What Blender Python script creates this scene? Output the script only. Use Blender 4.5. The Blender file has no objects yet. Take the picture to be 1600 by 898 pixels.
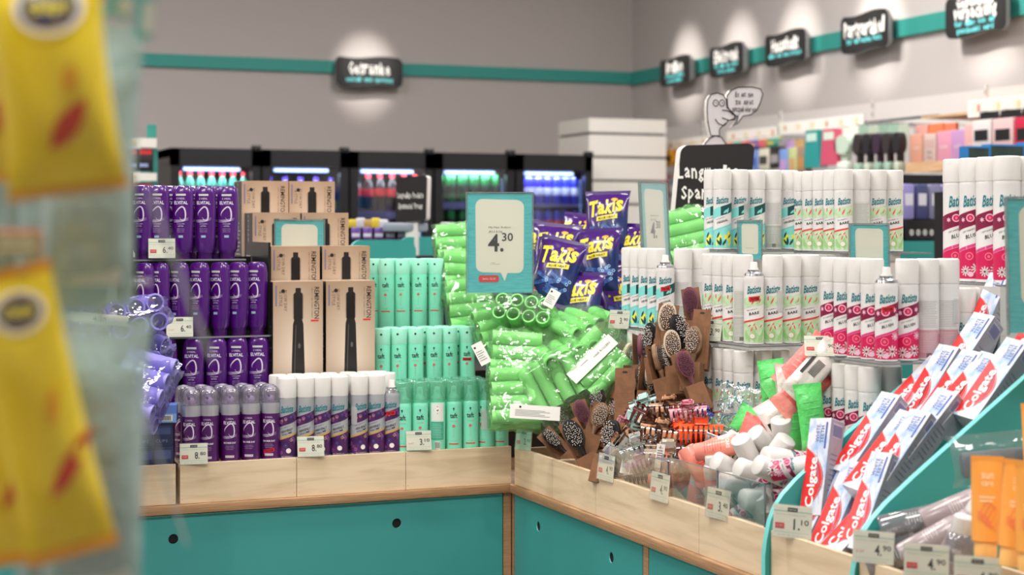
import bpy, bmesh, math, random
from mathutils import Vector, Matrix
random.seed(7)
SC = bpy.context.scene
COL = SC.collection
PI = math.pi
# ------------------------------------------------------------------ camera
# world axes: x runs along the left counter, y away from it, origin at the inner corner of the two counters
TH = math.radians(22.17); F = 2585.0; CH = 1.5; HOR = 355.0
Rv = Vector((math.cos(TH), -math.sin(TH), 0)); Fv = Vector((math.sin(TH), math.cos(TH), 0))
CAM = Vector((0, 0, CH)) - 4.4 * Fv
cd = bpy.data.cameras.new('camera'); cam = bpy.data.objects.new('camera', cd); COL.objects.link(cam)
cam.location = CAM; cam.rotation_euler = (PI / 2, 0, -TH)
cd.sensor_width = 36; cd.lens = 36 * F / 1600; cd.shift_y = -(449 - HOR) / 1600
cd.clip_start = 0.05; cd.clip_end = 60
cd.dof.use_dof = True; cd.dof.focus_distance = 3.85; cd.dof.aperture_fstop = 3.5
SC.camera = cam
# ------------------------------------------------------------------ world, light, exposure
wd = bpy.data.worlds.new('world'); SC.world = wd; wd.use_nodes = True
wd.node_tree.nodes['Background'].inputs[0].default_value = (1, .98, .96, 1)
wd.node_tree.nodes['Background'].inputs[1].default_value = .25
SC.view_settings.view_transform = 'Standard'; SC.view_settings.look = 'None'
SC.view_settings.gamma = 1; SC.view_settings.use_curve_mapping = False
SC.view_settings.exposure = -0.1
CEIL = 4.2
def area(name, x, y, sx, sy, w, col=(1, .965, .93), z=CEIL - .06):
    l = bpy.data.lights.new(name, 'AREA'); l.shape = 'RECTANGLE'; l.size = sx; l.size_y = sy; l.energy = w; l.color = col
    o = bpy.data.objects.new(name, l); COL.objects.link(o); o.location = (x, y, z); return o
for (x, y) in ((-4.5, -3.2), (-1.2, -3.2), (2.0, -3.2), (-4.5, .2), (-1.2, -.6), (2.0, -.2), (-4.5, 3.4), (-1.2, 3.2), (2.0, 3.2)):
    area('ceiling_light', x, y, 1.6, .35, 84 if y < 1 else 125)
def spot(loc, tgt, w, ang, blend=.8, col=(1, .95, .88), size=.04):
    l = bpy.data.lights.new('spot_light', 'SPOT'); l.energy = w; l.spot_size = math.radians(ang); l.spot_blend = blend
    l.color = col; l.shadow_soft_size = size
    o = bpy.data.objects.new('spot_light', l); COL.objects.link(o); o.location = loc
    o.rotation_euler = (Vector(tgt) - Vector(loc)).to_track_quat('-Z', 'Y').to_euler(); return o
# track spots over the counters
spot((-2.2, -1.6, 4.0), (-.9, .3, 1.1), 85, 50); spot((-.4, -2.6, 4.0), (.2, .2, 1.1), 75, 48)
spot((-.9, -3.2, 4.0), (.4, -1.0, 1.1), 55, 48); spot((-.2, -3.8, 4.0), (.3, -1.7, 1.1), 30, 44)

# ------------------------------------------------------------------ pixel rays on the photograph's frame -> world points
def _r(px): return ((px - 800) / F) * Rv + Fv
def S(px, py, Y):
    p = CAM + Y * _r(px); p.z = CH - (py - HOR) * Y / F; return p
def onw(px, py, w):
    d = _r(px); return S(px, py, (w - CAM.y) / d.y)
def onu(px, py, u):
    d = _r(px); return S(px, py, (u - CAM.x) / d.x)
def cv(x, y, z): return (x * Rv + y * Fv + Vector((0, 0, z))).normalized()   # a direction given as right, away, up

# ------------------------------------------------------------------ materials
def lin(c):
    c = c / 255.0
    return c / 12.92 if c <= .04045 else ((c + .055) / 1.055) ** 2.4
def rgb(c): return (lin(c[0]), lin(c[1]), lin(c[2]), 1)
MATS = {}
def P(name, c, rough=.5, metal=0, spec=.5, noise=None, bump=None, emit=0, coat=0, sss=0, wave=None):
    """noise=(colour, scale, stretch, lo, hi) blends a second printed/worn colour in; bump=(scale, strength)"""
    if name in MATS: return MATS[name]
    m = bpy.data.materials.new(name); m.use_nodes = True; nt = m.node_tree; b = nt.nodes['Principled BSDF']
    b.inputs['Base Color'].default_value = rgb(c); b.inputs['Roughness'].default_value = rough
    b.inputs['Metallic'].default_value = metal; b.inputs['Specular IOR Level'].default_value = spec
    if coat: b.inputs['Coat Weight'].default_value = coat; b.inputs['Coat Roughness'].default_value = .08
    if emit: b.inputs['Emission Color'].default_value = rgb(c); b.inputs['Emission Strength'].default_value = emit
    tc = None
    if noise or bump:
        tc = nt.nodes.new('ShaderNodeTexCoord')
    if noise:
        c2, sc, st, lo, hi = noise
        mp = nt.nodes.new('ShaderNodeMapping'); mp.inputs['Scale'].default_value = st
        nt.links.new(tc.outputs['Object'], mp.inputs[0])
        n = nt.nodes.new('ShaderNodeTexNoise'); n.inputs['Scale'].default_value = sc; n.inputs['Detail'].default_value = 5
        n.inputs['Distortion'].default_value = .6
        nt.links.new(mp.outputs[0], n.inputs['Vector'])
        r = nt.nodes.new('ShaderNodeValToRGB'); r.color_ramp.elements[0].position = lo; r.color_ramp.elements[1].position = hi
        r.color_ramp.elements[0].color = rgb(c); r.color_ramp.elements[1].color = rgb(c2)
        nt.links.new(n.outputs['Fac'], r.inputs[0]); nt.links.new(r.outputs[0], b.inputs['Base Color'])
    if bump:
        n2 = nt.nodes.new('ShaderNodeTexNoise'); n2.inputs['Scale'].default_value = bump[0]; n2.inputs['Detail'].default_value = 4
        nt.links.new(tc.outputs['Object'], n2.inputs['Vector'])
        bp = nt.nodes.new('ShaderNodeBump'); bp.inputs['Strength'].default_value = bump[1]; bp.inputs['Distance'].default_value = .01
        nt.links.new(n2.outputs['Fac'], bp.inputs['Height']); nt.links.new(bp.outputs[0], b.inputs['Normal'])
    MATS[name] = m; return m
def clear(name, tint=(250, 252, 252), rough=.05, body=0.0, c=(230, 235, 235), k=.5, bump=None):
    """thin clear plastic: see-through with a surface gloss, plus `body` of milky plastic"""
    if name in MATS: return MATS[name]
    m = bpy.data.materials.new(name); m.use_nodes = True; nt = m.node_tree
    for n in list(nt.nodes):
        if n.type != 'OUTPUT_MATERIAL': nt.nodes.remove(n)
    out = [n for n in nt.nodes if n.type == 'OUTPUT_MATERIAL'][0]
    t = nt.nodes.new('ShaderNodeBsdfTransparent'); t.inputs[0].default_value = rgb(tint)
    g = nt.nodes.new('ShaderNodeBsdfGlossy'); g.inputs['Roughness'].default_value = rough; g.inputs[0].default_value = (1, 1, 1, 1)
    d = nt.nodes.new('ShaderNodeBsdfDiffuse'); d.inputs[0].default_value = rgb(c)
    lw = nt.nodes.new('ShaderNodeLayerWeight'); lw.inputs[0].default_value = .35
    mu = nt.nodes.new('ShaderNodeMath'); mu.operation = 'MULTIPLY_ADD'; mu.inputs[1].default_value = k; mu.inputs[2].default_value = .04
    nt.links.new(lw.outputs['Fresnel'], mu.inputs[0])
    a = nt.nodes.new('ShaderNodeMixShader'); a.inputs[0].default_value = body
    nt.links.new(t.outputs[0], a.inputs[1]); nt.links.new(d.outputs[0], a.inputs[2])
    b = nt.nodes.new('ShaderNodeMixShader'); nt.links.new(mu.outputs[0], b.inputs[0])
    nt.links.new(a.outputs[0], b.inputs[1]); nt.links.new(g.outputs[0], b.inputs[2]); nt.links.new(b.outputs[0], out.inputs[0])
    if bump:
        tc = nt.nodes.new('ShaderNodeTexCoord'); n2 = nt.nodes.new('ShaderNodeTexNoise'); n2.inputs['Scale'].default_value = bump[0]
        nt.links.new(tc.outputs['Object'], n2.inputs['Vector']); n2.inputs['Detail'].default_value = 3
        bp = nt.nodes.new('ShaderNodeBump'); bp.inputs['Strength'].default_value = bump[1]; bp.inputs['Distance'].default_value = .01
        nt.links.new(n2.outputs['Fac'], bp.inputs['Height'])
        for q in (g, d): nt.links.new(bp.outputs[0], q.inputs['Normal'])
        nt.links.new(bp.outputs[0], lw.inputs['Normal'])
    MATS[name] = m; return m

WHITE = P('white_plastic', (224, 222, 218), .35)
PAPER = P('white_paper', (220, 218, 212), .7)
CREAM = P('cream_paper', (232, 226, 208), .7)
BLACK = P('black_plastic', (16, 16, 18), .35)
INK = P('black_ink', (22, 22, 24), .6)
DARK = P('dark_board', (26, 25, 27), .8)  # near-black board for carcasses, bases and shelf backs
TEAL = P('teal_laminate', (56, 158, 152), .42, noise=((50, 150, 144), 3, (1, 1, 1), .35, .75))
TEALB = P('teal_band_paint', (52, 150, 140), .6)
TEALE = P('teal_edge', (120, 208, 204), .4)
TEALS = P('teal_print', (84, 196, 196), .5, noise=((50, 176, 180), 30, (1, 1, 8), .35, .65))
RED = P('red_print', (214, 40, 46), .5)
SILVER = P('silver_metal', (196, 198, 202), .25, 1)
PLY = P('birch_plywood', (226, 203, 170), .55, noise=((206, 180, 146), 5, (1, 1, 9), .42, .72))
EDGE = P('plywood_edge', (178, 138, 100), .6, noise=((150, 112, 78), 12, (1, 1, 60), .4, .6))
ACR = clear('clear_acrylic', (252, 254, 254), .03, .015, (220, 228, 228), .35)
ACRE = P('acrylic_edge', (120, 126, 128), .2)

# ------------------------------------------------------------------ mesh builder
_TX = {}
def text_geo(s, shear=0.0, bold=0.0, res=2):
    key = (s, shear, bold, res)
    if key in _TX: return _TX[key]
    c = bpy.data.curves.new('t', 'FONT'); c.body = s; c.size = 1; c.shear = shear; c.offset = bold; c.resolution_u = res
    c.align_x = 'CENTER'; c.space_line = .95
    o = bpy.data.objects.new('t', c); COL.objects.link(o)
    dg = bpy.context.evaluated_depsgraph_get(); dg.update()
    me = bpy.data.meshes.new_from_object(o.evaluated_get(dg))
    vs = [(v.co.x, v.co.y) for v in me.vertices]; fs = [tuple(p.vertices) for p in me.polygons]
    bpy.data.objects.remove(o); bpy.data.curves.remove(c); bpy.data.meshes.remove(me)
    x0 = min(v[0] for v in vs); x1 = max(v[0] for v in vs); y0 = min(v[1] for v in vs); y1 = max(v[1] for v in vs)
    r = ([((x - (x0 + x1) / 2) / (x1 - x0), (y - (y0 + y1) / 2) / (y1 - y0)) for x, y in vs], fs, (x1 - x0) / (y1 - y0))
    _TX[key] = r; return r
def flat(y=0.0): return lambda x, z: (x, y, z)
def cyl(R, off=.0003): return lambda x, z: ((R + off) * math.sin(x / R), -(R + off) * math.cos(x / R), z)
def circ(cx, cz, r, n=14, rz=None): return [(cx + r * math.cos(2 * PI * i / n), cz + (rz or r) * math.sin(2 * PI * i / n)) for i in range(n)]
def flower(cx, cz, r, n=8, inner=.35, a0=0.0):
    o = []
    for i in range(n):
        for f, q in ((0, inner), (.3, .9), (.5, 1), (.7, .9)):
            a = a0 + 2 * PI * (i + f) / n; o.append((cx + r * q * math.cos(a), cz + r * q * math.sin(a)))
    return o
def leaf(cx, cz, L, wd, a):
    ca, sa = math.cos(a), math.sin(a); o = []
    for t, s in ((0, 0), (.25, .8), (.5, 1), (.75, .7), (1, 0), (.75, -.7), (.5, -1), (.25, -.8)):
        x = t * L; y = s * wd / 2; o.append((cx + x * ca - y * sa, cz + x * sa + y * ca))
    return o
class MB:
    def __init__(s): s.v = []; s.f = []; s.mi = []; s.mats = []
    def _m(s, m):
        if m not in s.mats: s.mats.append(m)
        return s.mats.index(m)
    def add(s, vs, fs, m, M=None):
        b = len(s.v)
        if M is not None: vs = [M @ Vector(v) for v in vs]
        s.v += [tuple(v) for v in vs]; k = s._m(m)
        for f in fs: s.f.append(tuple(b + i for i in f)); s.mi.append(k)
        return s
    def box(s, x0, x1, y0, y1, z0, z1, m, M=None):
        return s.add([(x0, y0, z0), (x1, y0, z0), (x1, y1, z0), (x0, y1, z0), (x0, y0, z1), (x1, y0, z1), (x1, y1, z1), (x0, y1, z1)],
                     [(0, 3, 2, 1), (4, 5, 6, 7), (0, 1, 5, 4), (1, 2, 6, 5), (2, 3, 7, 6), (3, 0, 4, 7)], m, M)
    def rbox(s, x0, x1, y0, y1, z0, z1, r, m, M=None, seg=2):
        bm = bmesh.new(); bmesh.ops.create_cube(bm, size=1)
        for v in bm.verts: v.co = Vector(((x0 + x1) / 2 + v.co.x * (x1 - x0), (y0 + y1) / 2 + v.co.y * (y1 - y0), (z0 + z1) / 2 + v.co.z * (z1 - z0)))
        bmesh.ops.bevel(bm, geom=bm.edges[:], offset=r, segments=seg, affect='EDGES', profile=.5)
        s.add([v.co.copy() for v in bm.verts], [tuple(v.index for v in f.verts) for f in bm.faces], m, M); bm.free(); return s
    def lathe(s, prof, m, n=24, M=None, cap0=True, cap1=True):
        """prof: [(r, z) or (r, z, material for the span below it)]"""
        vs = []
        for p in prof:
            for i in range(n):
                a = 2 * PI * i / n; vs.append((p[0] * math.cos(a), p[0] * math.sin(a), p[1]))
        base = len(s.v)
        if M is not None: vs = [M @ Vector(v) for v in vs]
        s.v += [tuple(v) for v in vs]
        for j in range(len(prof) - 1):
            mm = prof[j + 1][2] if len(prof[j + 1]) > 2 else m; k = s._m(mm)
            for i in range(n):
                q = (i + 1) % n
                s.f.append((base + j * n + i, base + j * n + q, base + (j + 1) * n + q, base + (j + 1) * n + i)); s.mi.append(k)
        if cap0: s.f.append(tuple(base + i for i in range(n))[::-1]); s.mi.append(s._m(m))
        if cap1: s.f.append(tuple(base + (len(prof) - 1) * n + i for i in range(n))); s.mi.append(s._m(prof[-1][2] if len(prof[-1]) > 2 else m))
        return s
    def loft(s, secs, m, n=28, p=2.6, M=None):
        """secs: (z, half width, half depth[, material])"""
        base = len(s.v); vs = []
        for q in secs:
            for i in range(n):
                a = 2 * PI * i / n; c, d = math.cos(a), math.sin(a)
                vs.append((q[1] * math.copysign(abs(c) ** (2 / p), c), q[2] * math.copysign(abs(d) ** (2 / p), d), q[0]))
        if M is not None: vs = [M @ Vector(v) for v in vs]
        s.v += [tuple(v) for v in vs]
        for j in range(len(secs) - 1):
            k = s._m(secs[j + 1][3] if len(secs[j + 1]) > 3 else m)
            for i in range(n):
                q = (i + 1) % n
                s.f.append((base + j * n + i, base + j * n + q, base + (j + 1) * n + q, base + (j + 1) * n + i)); s.mi.append(k)
        s.f.append(tuple(base + i for i in range(n))[::-1]); s.mi.append(s._m(m))
        s.f.append(tuple(base + (len(secs) - 1) * n + i for i in range(n))); s.mi.append(s._m(secs[-1][3] if len(secs[-1]) > 3 else m))
        return s
    def shape(s, pts, m, mp):
        cx = sum(p[0] for p in pts) / len(pts); cz = sum(p[1] for p in pts) / len(pts); n = len(pts)
        return s.add([mp(cx, cz)] + [mp(x, z) for x, z in pts], [(0, i + 1, (i + 1) % n + 1) for i in range(n)], m)
    def ring(s, cx, cz, r0, r1, m, mp, n=18, k=1.0):
        vs = []
        for i in range(n):
            a = 2 * PI * i / n
            vs += [mp(cx + r0 * math.cos(a), cz + r0 * k * math.sin(a)), mp(cx + r1 * math.cos(a), cz + r1 * k * math.sin(a))]
        return s.add(vs, [(2 * i, 2 * i + 1, (2 * i + 3) % (2 * n), (2 * i + 2) % (2 * n)) for i in range(n)], m)
    def band(s, x0, x1, z0, z1, m, mp, sl=0.0, n=10, sl2=None):
        sl2 = sl if sl2 is None else sl2; vs = []
        for i in range(n + 1):
            x = x0 + (x1 - x0) * i / n; vs += [mp(x, z0 + sl * x), mp(x, z1 + sl2 * x)]
        return s.add(vs, [(2 * i, 2 * i + 2, 2 * i + 3, 2 * i + 1) for i in range(n)], m)
    def stroke(s, pts, w, m, mp, taper=False):
        n = len(pts); vs = []
        for i, (x, z) in enumerate(pts):
            a = pts[max(i - 1, 0)]; b = pts[min(i + 1, n - 1)]
            dx, dz = b[0] - a[0], b[1] - a[1]; L = math.hypot(dx, dz) or 1
            ww = w / 2 * (math.sin(PI * (i + .3) / (n - .4)) if taper else 1)
            vs += [mp(x - dz / L * ww, z + dx / L * ww), mp(x + dz / L * ww, z - dx / L * ww)]
        return s.add(vs, [(2 * i, 2 * i + 1, 2 * i + 3, 2 * i + 2) for i in range(n - 1)], m)
    def text(s, t, cx, cz, w, m, mp, h=None, shear=0, bold=0, rot=0, sl=0.0, res=2, x0=None, x1=None):
        vs, fs, asp = text_geo(t, shear, bold, res); h = h or w / asp
        ca, sa = math.cos(math.radians(rot)), math.sin(math.radians(rot))
        def q(x, y):
            x *= w; y = y * h + sl * x; return mp(cx + x * ca - y * sa, cz + x * sa + y * ca)
        return s.add([q(x, y) for x, y in vs], fs, m)
    def tube(s, pts, r, m, n=8, M=None, cap=True):
        pts = [Vector(p) for p in pts]; base = len(s.v); vs = []; rr = r if isinstance(r, (list, tuple)) else [r] * len(pts)
        up = None
        for i, p in enumerate(pts):
            t = (pts[min(i + 1, len(pts) - 1)] - pts[max(i - 1, 0)]).normalized()
            if up is None: up = t.orthogonal().normalized()
            up = (up - t * up.dot(t)).normalized(); sd = t.cross(up)
            for k in range(n):
                a = 2 * PI * k / n; vs.append(p + (up * math.cos(a) + sd * math.sin(a)) * rr[i])
        fs = [(j * n + k, j * n + (k + 1) % n, (j + 1) * n + (k + 1) % n, (j + 1) * n + k) for j in range(len(pts) - 1) for k in range(n)]
        if cap: fs += [tuple(range(n))[::-1], tuple((len(pts) - 1) * n + k for k in range(n))]
        return s.add(vs, fs, m, M)
    def prism(s, pts, y0, y1, m, M=None, side=None):
        """outline pts (x, z), extruded from y0 (front) to y1"""
        n = len(pts); s.add([(x, y0, z) for x, z in pts] + [(x, y1, z) for x, z in pts], [tuple(range(n)), tuple(range(n, 2 * n))[::-1]], m, M)
        return s.add([(x, y0, z) for x, z in pts] + [(x, y1, z) for x, z in pts], [(i, i + n, (i + 1) % n + n, (i + 1) % n) for i in range(n)], side or m, M)
    def mesh(s, name, ang=38):
        me = bpy.data.meshes.new(name); me.from_pydata(s.v, [], s.f)
        for m in s.mats: me.materials.append(m)
        me.polygons.foreach_set('material_index', s.mi)
        me.polygons.foreach_set('use_smooth', [True] * len(s.f)); me.update()
        me.set_sharp_from_angle(angle=math.radians(ang)); return me
    def obj(s, name, label=None, cat=None, group=None, kind=None, parent=None, M=None, ang=38):
        return mk(name, s.mesh(name, ang), label, cat, group, kind, parent, M)
def tagit(o, label, cat, group=None, kind=None):
    if label: o['label'] = label
    if cat: o['category'] = cat
    if group: o['group'] = group
    if kind: o['kind'] = kind
def mk(name, me, label=None, cat=None, group=None, kind=None, parent=None, M=None):
    o = bpy.data.objects.new(name, me); COL.objects.link(o)
    if parent: o.parent = parent
    if M is not None: o.matrix_world = M
    tagit(o, label, cat, group, kind); return o
def put(name, parts, label, cat, M, group=None, scale=1.0):
    """one thing: an Empty at its base with its part meshes as children; a proto's meshes are shared by its copies"""
    r = bpy.data.objects.new(name, None); COL.objects.link(r); r.empty_display_size = .02
    r.matrix_world = M @ Matrix.Scale(scale, 4) if scale != 1 else M
    tagit(r, label, cat, group)
    for p in parts: sub(p, r)
    return r
def sub(p, r):
    c = bpy.data.objects.new(p[0], p[1]); COL.objects.link(c); c.parent = r
    if len(p) > 3 and p[3]: c['label'] = p[3]
    if len(p) > 2 and p[2]:
        for q in p[2]: sub(q, c)
def T(x, y, z, rz=0, rx=0, ry=0): return Matrix.Translation((x, y, z)) @ Matrix.Rotation(math.radians(rz), 4, 'Z') @ Matrix.Rotation(math.radians(rx), 4, 'X') @ Matrix.Rotation(math.radians(ry), 4, 'Y')
def TP(p, rz=0, rx=0, ry=0): return T(p[0], p[1], p[2], rz, rx, ry)
def frame(p, up, front):
    """local +z along up, local -y turned towards front"""
    z = Vector(up).normalized(); y = -Vector(front); y = (y - z * y.dot(z)).normalized(); x = y.cross(z)
    M = Matrix((x, y, z)).transposed().to_4x4(); M.translation = Vector(p); return M
ORD = ['first', 'second', 'third', 'fourth', 'fifth', 'sixth', 'seventh', 'eighth', 'ninth', 'tenth', 'eleventh', 'twelfth']
FACE = -25   # a label turned to face the shopper at the counter corner

# =================================================================== ROOM
XR, YB, XL, YF = 3.9, 7.16, -7.2, -7.0
WALLB = P('grey_wall_paint', (186, 178, 175), .9, spec=.2)
WALLR = P('light_grey_wall_paint', (192, 185, 182), .9, spec=.2)
MB().box(XL - .1, XR + .1, YF - .1, YB + .1, -.1, 0, P('grey_floor_tiles', (150, 146, 140), .45, noise=((134, 130, 126), 2, (1, 1, 1), .4, .6))).obj('floor', kind='structure')
MB().box(XL - .1, XR + .1, YF - .1, YB + .1, CEIL, CEIL + .1, P('ceiling_white', (206, 203, 200), .9)).obj('ceiling', kind='structure')
MB().box(XL, XR, YB, YB + .1, 0, CEIL, WALLB).obj('wall_back', kind='structure')
MB().box(XR, XR + .1, YF, YB + .1, 0, CEIL, WALLR).obj('wall_right', kind='structure')
MB().box(XL - .1, XL, YF, YB + .1, 0, CEIL, WALLB).obj('wall_left', kind='structure')
MB().box(XL, XR, YF - .1, YF, 0, CEIL, WALLB).obj('wall_front', kind='structure')
zb0 = onw(975, 131, YB).z; zb1 = onw(975, 113, YB).z
MB().box(XL, XR, YB - .03, YB, zb0, zb1, TEALB).obj('trim_1', kind='structure')
MB().box(XR - .03, XR, YF, YB - .03, zb0 - .01, zb1 + .0, TEALB).obj('trim_2', kind='structure')

def rrect(x0, x1, z0, z1, r, n=5):
    o = []
    for cx, cz, a0 in ((x1 - r, z1 - r, 0), (x0 + r, z1 - r, 90), (x0 + r, z0 + r, 180), (x1 - r, z0 + r, 270)):
        for i in range(n + 1):
            a = math.radians(a0 + 90 * i / n); o.append((cx + r * math.cos(a), cz + r * math.sin(a)))
    return o
def wavy(w, h, r, amp=.03):
    o = rrect(-w / 2, w / 2, -h / 2, h / 2, r, 6); q = []
    for i in range(len(o)):
        a, b = o[i], o[(i + 1) % len(o)]
        k = 8 if math.hypot(a[0] - b[0], a[1] - b[1]) > w * .3 else 1
        for j in range(k): q.append((a[0] + (b[0] - a[0]) * j / k, a[1] + (b[1] - a[1]) * j / k))
    return [(x * (1 + amp * math.cos(z / h * 7)), z + h * amp * 1.4 * math.sin(x / w * 7)) for x, z in q]
SIGNB = P('sign_black', (24, 22, 23), .6); SIGNG = P('sign_grey_edge', (150, 150, 150), .6)
SW = P('sign_white_letters', (238, 236, 232), .6); SCY = P('sign_cyan_letters', (104, 214, 218), .6)
def hand(mb, txt, cx, cz, w, h, m, mp, seed=0):
    """hand-lettered line: each letter a little up or down"""
    rr = random.Random(seed + len(txt)); n = len(txt); wt = [.45 if c in 'iljt.,!' else (.9 if c == 'm' else .7) for c in txt]
    tot = sum(wt); x = cx - w / 2
    for c, q in zip(txt, wt):
        lw = w * q / tot
        if c != ' ':
            up = c.isupper() or c in 'bdfhklt'; dn = c in 'gpqyj'
            hh = h * (1 if up or dn else .78); off = (0 if up else (-.25 if dn else -.11)) * h
            mb.text(c, x + lw / 2, cz + off + rr.uniform(-.05, .05) * h, lw * .82, m, mp, h=hh, bold=.02, rot=rr.uniform(-4, 4), res=1)
        x += lw
def wall_sign(name, p, w, h, rz, lines, label, ang=16):
    M = TP(p, rz); r = put(name, [], label, 'sign', M, 'black section signs on the teal wall band')
    o = MB(); ol = wavy(w, h, h * .18); o.prism(ol, -.035, -.015, SIGNB, side=SIGNG); o.prism([(x * .8, z * .8) for x, z in ol], -.015, .03, SIGNG)
    mp = flat(-.037)
    for k, (t, cz, tw, th, wh) in enumerate(lines): hand(o, t, 0, cz * h, tw * w, th * h, SW if wh else SCY, mp, k)
    b = mk('board', o.mesh('board'), parent=r)
    fr = (math.cos(math.radians(rz - 90)), math.sin(math.radians(rz - 90)))
    q = MB().prism(ol, 0, .012, SIGNG)
    s = spot((p[0] + fr[0] * 2.0, p[1] + fr[1] * 2.0, CEIL - .12), (p[0] + fr[0] * .0, p[1], p[2] + .05), 470, ang - 2, 1.0)
pW = onw(575, 113, YB - .07)
wall_sign('section_sign', pW, .50, .205, 0, [('Getränke', .12, .62, .42, 1), ('eiskalt und spritzig', -.26, .7, .16, 0)], 'black hand-lettered drinks sign alone on the back wall over the coolers', 15)
RS = [(1061, 111, 48, 46, [('Brillen', .16, .55, .42, 1), ('Sonnenbrillen', -.16, .62, .14, 0), ('Lesebrillen', -.34, .5, .14, 0)], 'black sign with white heading for glasses, nearest the room corner'),
      (1142, 94, 54, 52, [('Elektronik', .14, .72, .42, 1), ('für alle die unter', -.16, .7, .14, 0), ('Strom stehen', -.34, .5, .14, 0)], 'black sign with white heading for electronics, between the glasses and household signs'),
      (1234, 75, 65, 54, [('Haushalt', .12, .66, .42, 1), ('alles was man braucht', -.2, .8, .15, 0)], 'black sign with white heading for household goods'),
      (1358, 50, 76, 64, [('Partyartikel', .12, .84, .42, 1), ('für die besten Feste', -.2, .72, .15, 0)], 'black sign with white heading for party articles'),
      (1532, 22, 97, 70, [('Geschenk-', .33, .6, .26, 1), ('verpackung', .08, .7, .34, 1), ('für alle, von dir', -.18, .66, .14, 0), ('geschenkt wird', -.36, .6, .14, 0)], 'black sign with white heading for gift wrap, largest and cut by the picture top')]
for px, py, pw, ph, ln, lb in RS:
    p = onu(px, py, XR - .07); Y = (p - CAM).dot(Fv)
    h = ph * Y / F * .92; w = (onu(px + pw / 2, py, XR - .1) - onu(px - pw / 2, py, XR - .1)).length
    wall_sign('section_sign', p, w, h, -90, ln, lb, 17)

# =================================================================== DRINK COOLERS
CB = P('cooler_black', (17, 17, 20), .4); CIN = P('cooler_inner', (30, 32, 44), .5)
CLIP = P('cooler_shelf_strip', (96, 92, 132), .5)
LED = P('led_white', (226, 240, 255), .4, emit=5); LEDB = P('led_blue_white', (150, 185, 255), .4, emit=2.2)
GLS = clear('cooler_glass', (236, 240, 244), .02, 0, k=.35)
def bottle_mesh(name, h, r, liquid, cap, label, lz, can=False):
    o = MB()
    if can:
        o.lathe([(r * .8, 0), (r, h * .06), (r, h * .9), (r * .82, h)], label, 14); o.lathe([(r, h * .35), (r * 1.02, h * .36, liquid), (r * 1.02, h * .62, liquid), (r, h * .63)], liquid, 14)
        o.lathe([(r * .84, h), (r * .8, h * 1.01)], SILVER, 12); return o.mesh(name)
    o.lathe([(r * .9, 0), (r, h * .04), (r * .94, h * .2), (r, h * .36), (r, h * .6), (r * .75, h * .74), (r * .38, h * .86), (r * .34, h * .9)], liquid, 14)
    o.lathe([(r * 1.02, h * lz[0], label), (r * 1.02, h * lz[1], label)], label, 14, cap0=False, cap1=False)
    o.lathe([(r * .44, h * .9), (r * .44, h)], cap, 12); return o.mesh(name)
LQ = {'cola': P('cola_liquid', (36, 14, 10), .12, coat=.6), 'green': P('green_bottle', (70, 160, 130), .12, coat=.6), 'grn': P('green_can', (26, 120, 60), .3, .3),
      'blue': P('blue_can', (52, 60, 190), .3, .4), 'pur': P('violet_can', (84, 60, 170), .3, .3), 'wht': P('white_can', (220, 224, 230), .35), 'yel': P('yellow_print', (226, 202, 60), .5),
      'red': P('red_label', (206, 30, 38), .45), 'dk': P('dark_can', (20, 40, 34), .3), 'wat': P('water_bottle', (180, 204, 220), .1, coat=.6), 'tan': P('tan_label', (196, 150, 80), .5), 'pink': P('pink_label', (226, 96, 104), .5)}
FX0 = .055; FW = .5215; FY = 5.2
KB = [bottle_mesh('drink_bottle', .215, .031, LQ['green'], LQ['red'], LQ['pink'], (.1, .5)),
      bottle_mesh('drink_bottle', .19, .034, LQ['yel'], LQ['pur'], LQ['pur'], (.3, .8)),
      bottle_mesh('drink_bottle', .225, .032, LQ['cola'], LQ['red'], LQ['red'], (.42, .62)),
      bottle_mesh('drink_can', .165, .029, LQ['dk'], LQ['grn'], LQ['grn'], (.3, .8), True),
      bottle_mesh('drink_can', .165, .027, LQ['wht'], LQ['blue'], LQ['blue'], (.3, .8), True),
      bottle_mesh('drink_bottle', .215, .032, LQ['cola'], LQ['yel'], LQ['tan'], (.1, .45)),
      bottle_mesh('drink_bottle', .215, .032, LQ['wat'], LQ['wht'], LQ['wat'], (.2, .5)),
      bottle_mesh('drink_can', .165, .027, LQ['red'], LQ['wht'], LQ['blue'], (.3, .8), True)]
FT = 1.945
ROWS = [[(1.60, 0, 7, 'red-capped green bottle', 'bottle')], [(1.60, 1, 5, 'violet and yellow bottle', 'bottle')],
        [(1.59, 2, 6, 'red-labelled cola bottle', 'bottle'), (1.33, 5, 5, 'dark bottle with tan label', 'bottle')],
        [(1.65, 3, 6, 'green drink can', 'can'), (1.45, 3, 6, 'green drink can', 'can'), (1.20, 6, 6, 'clear water bottle', 'bottle')],
        [(1.64, 4, 7, 'blue drink can', 'can'), (1.44, 7, 7, 'blue and red drink can', 'can'), (1.24, 4, 7, 'blue drink can', 'can')]]
CN = ['the cooler farthest from the slatted pillar', 'the second cooler from the far end of the row', 'the middle cooler', 'the second cooler from the slatted pillar', 'the cooler beside the slatted pillar']
FAR = ['farthest from the slatted pillar', 'next to the cola cooler on its far side', 'holding cola bottles in the middle of the row', 'holding green cans', 'right beside the slatted pillar']
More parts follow.
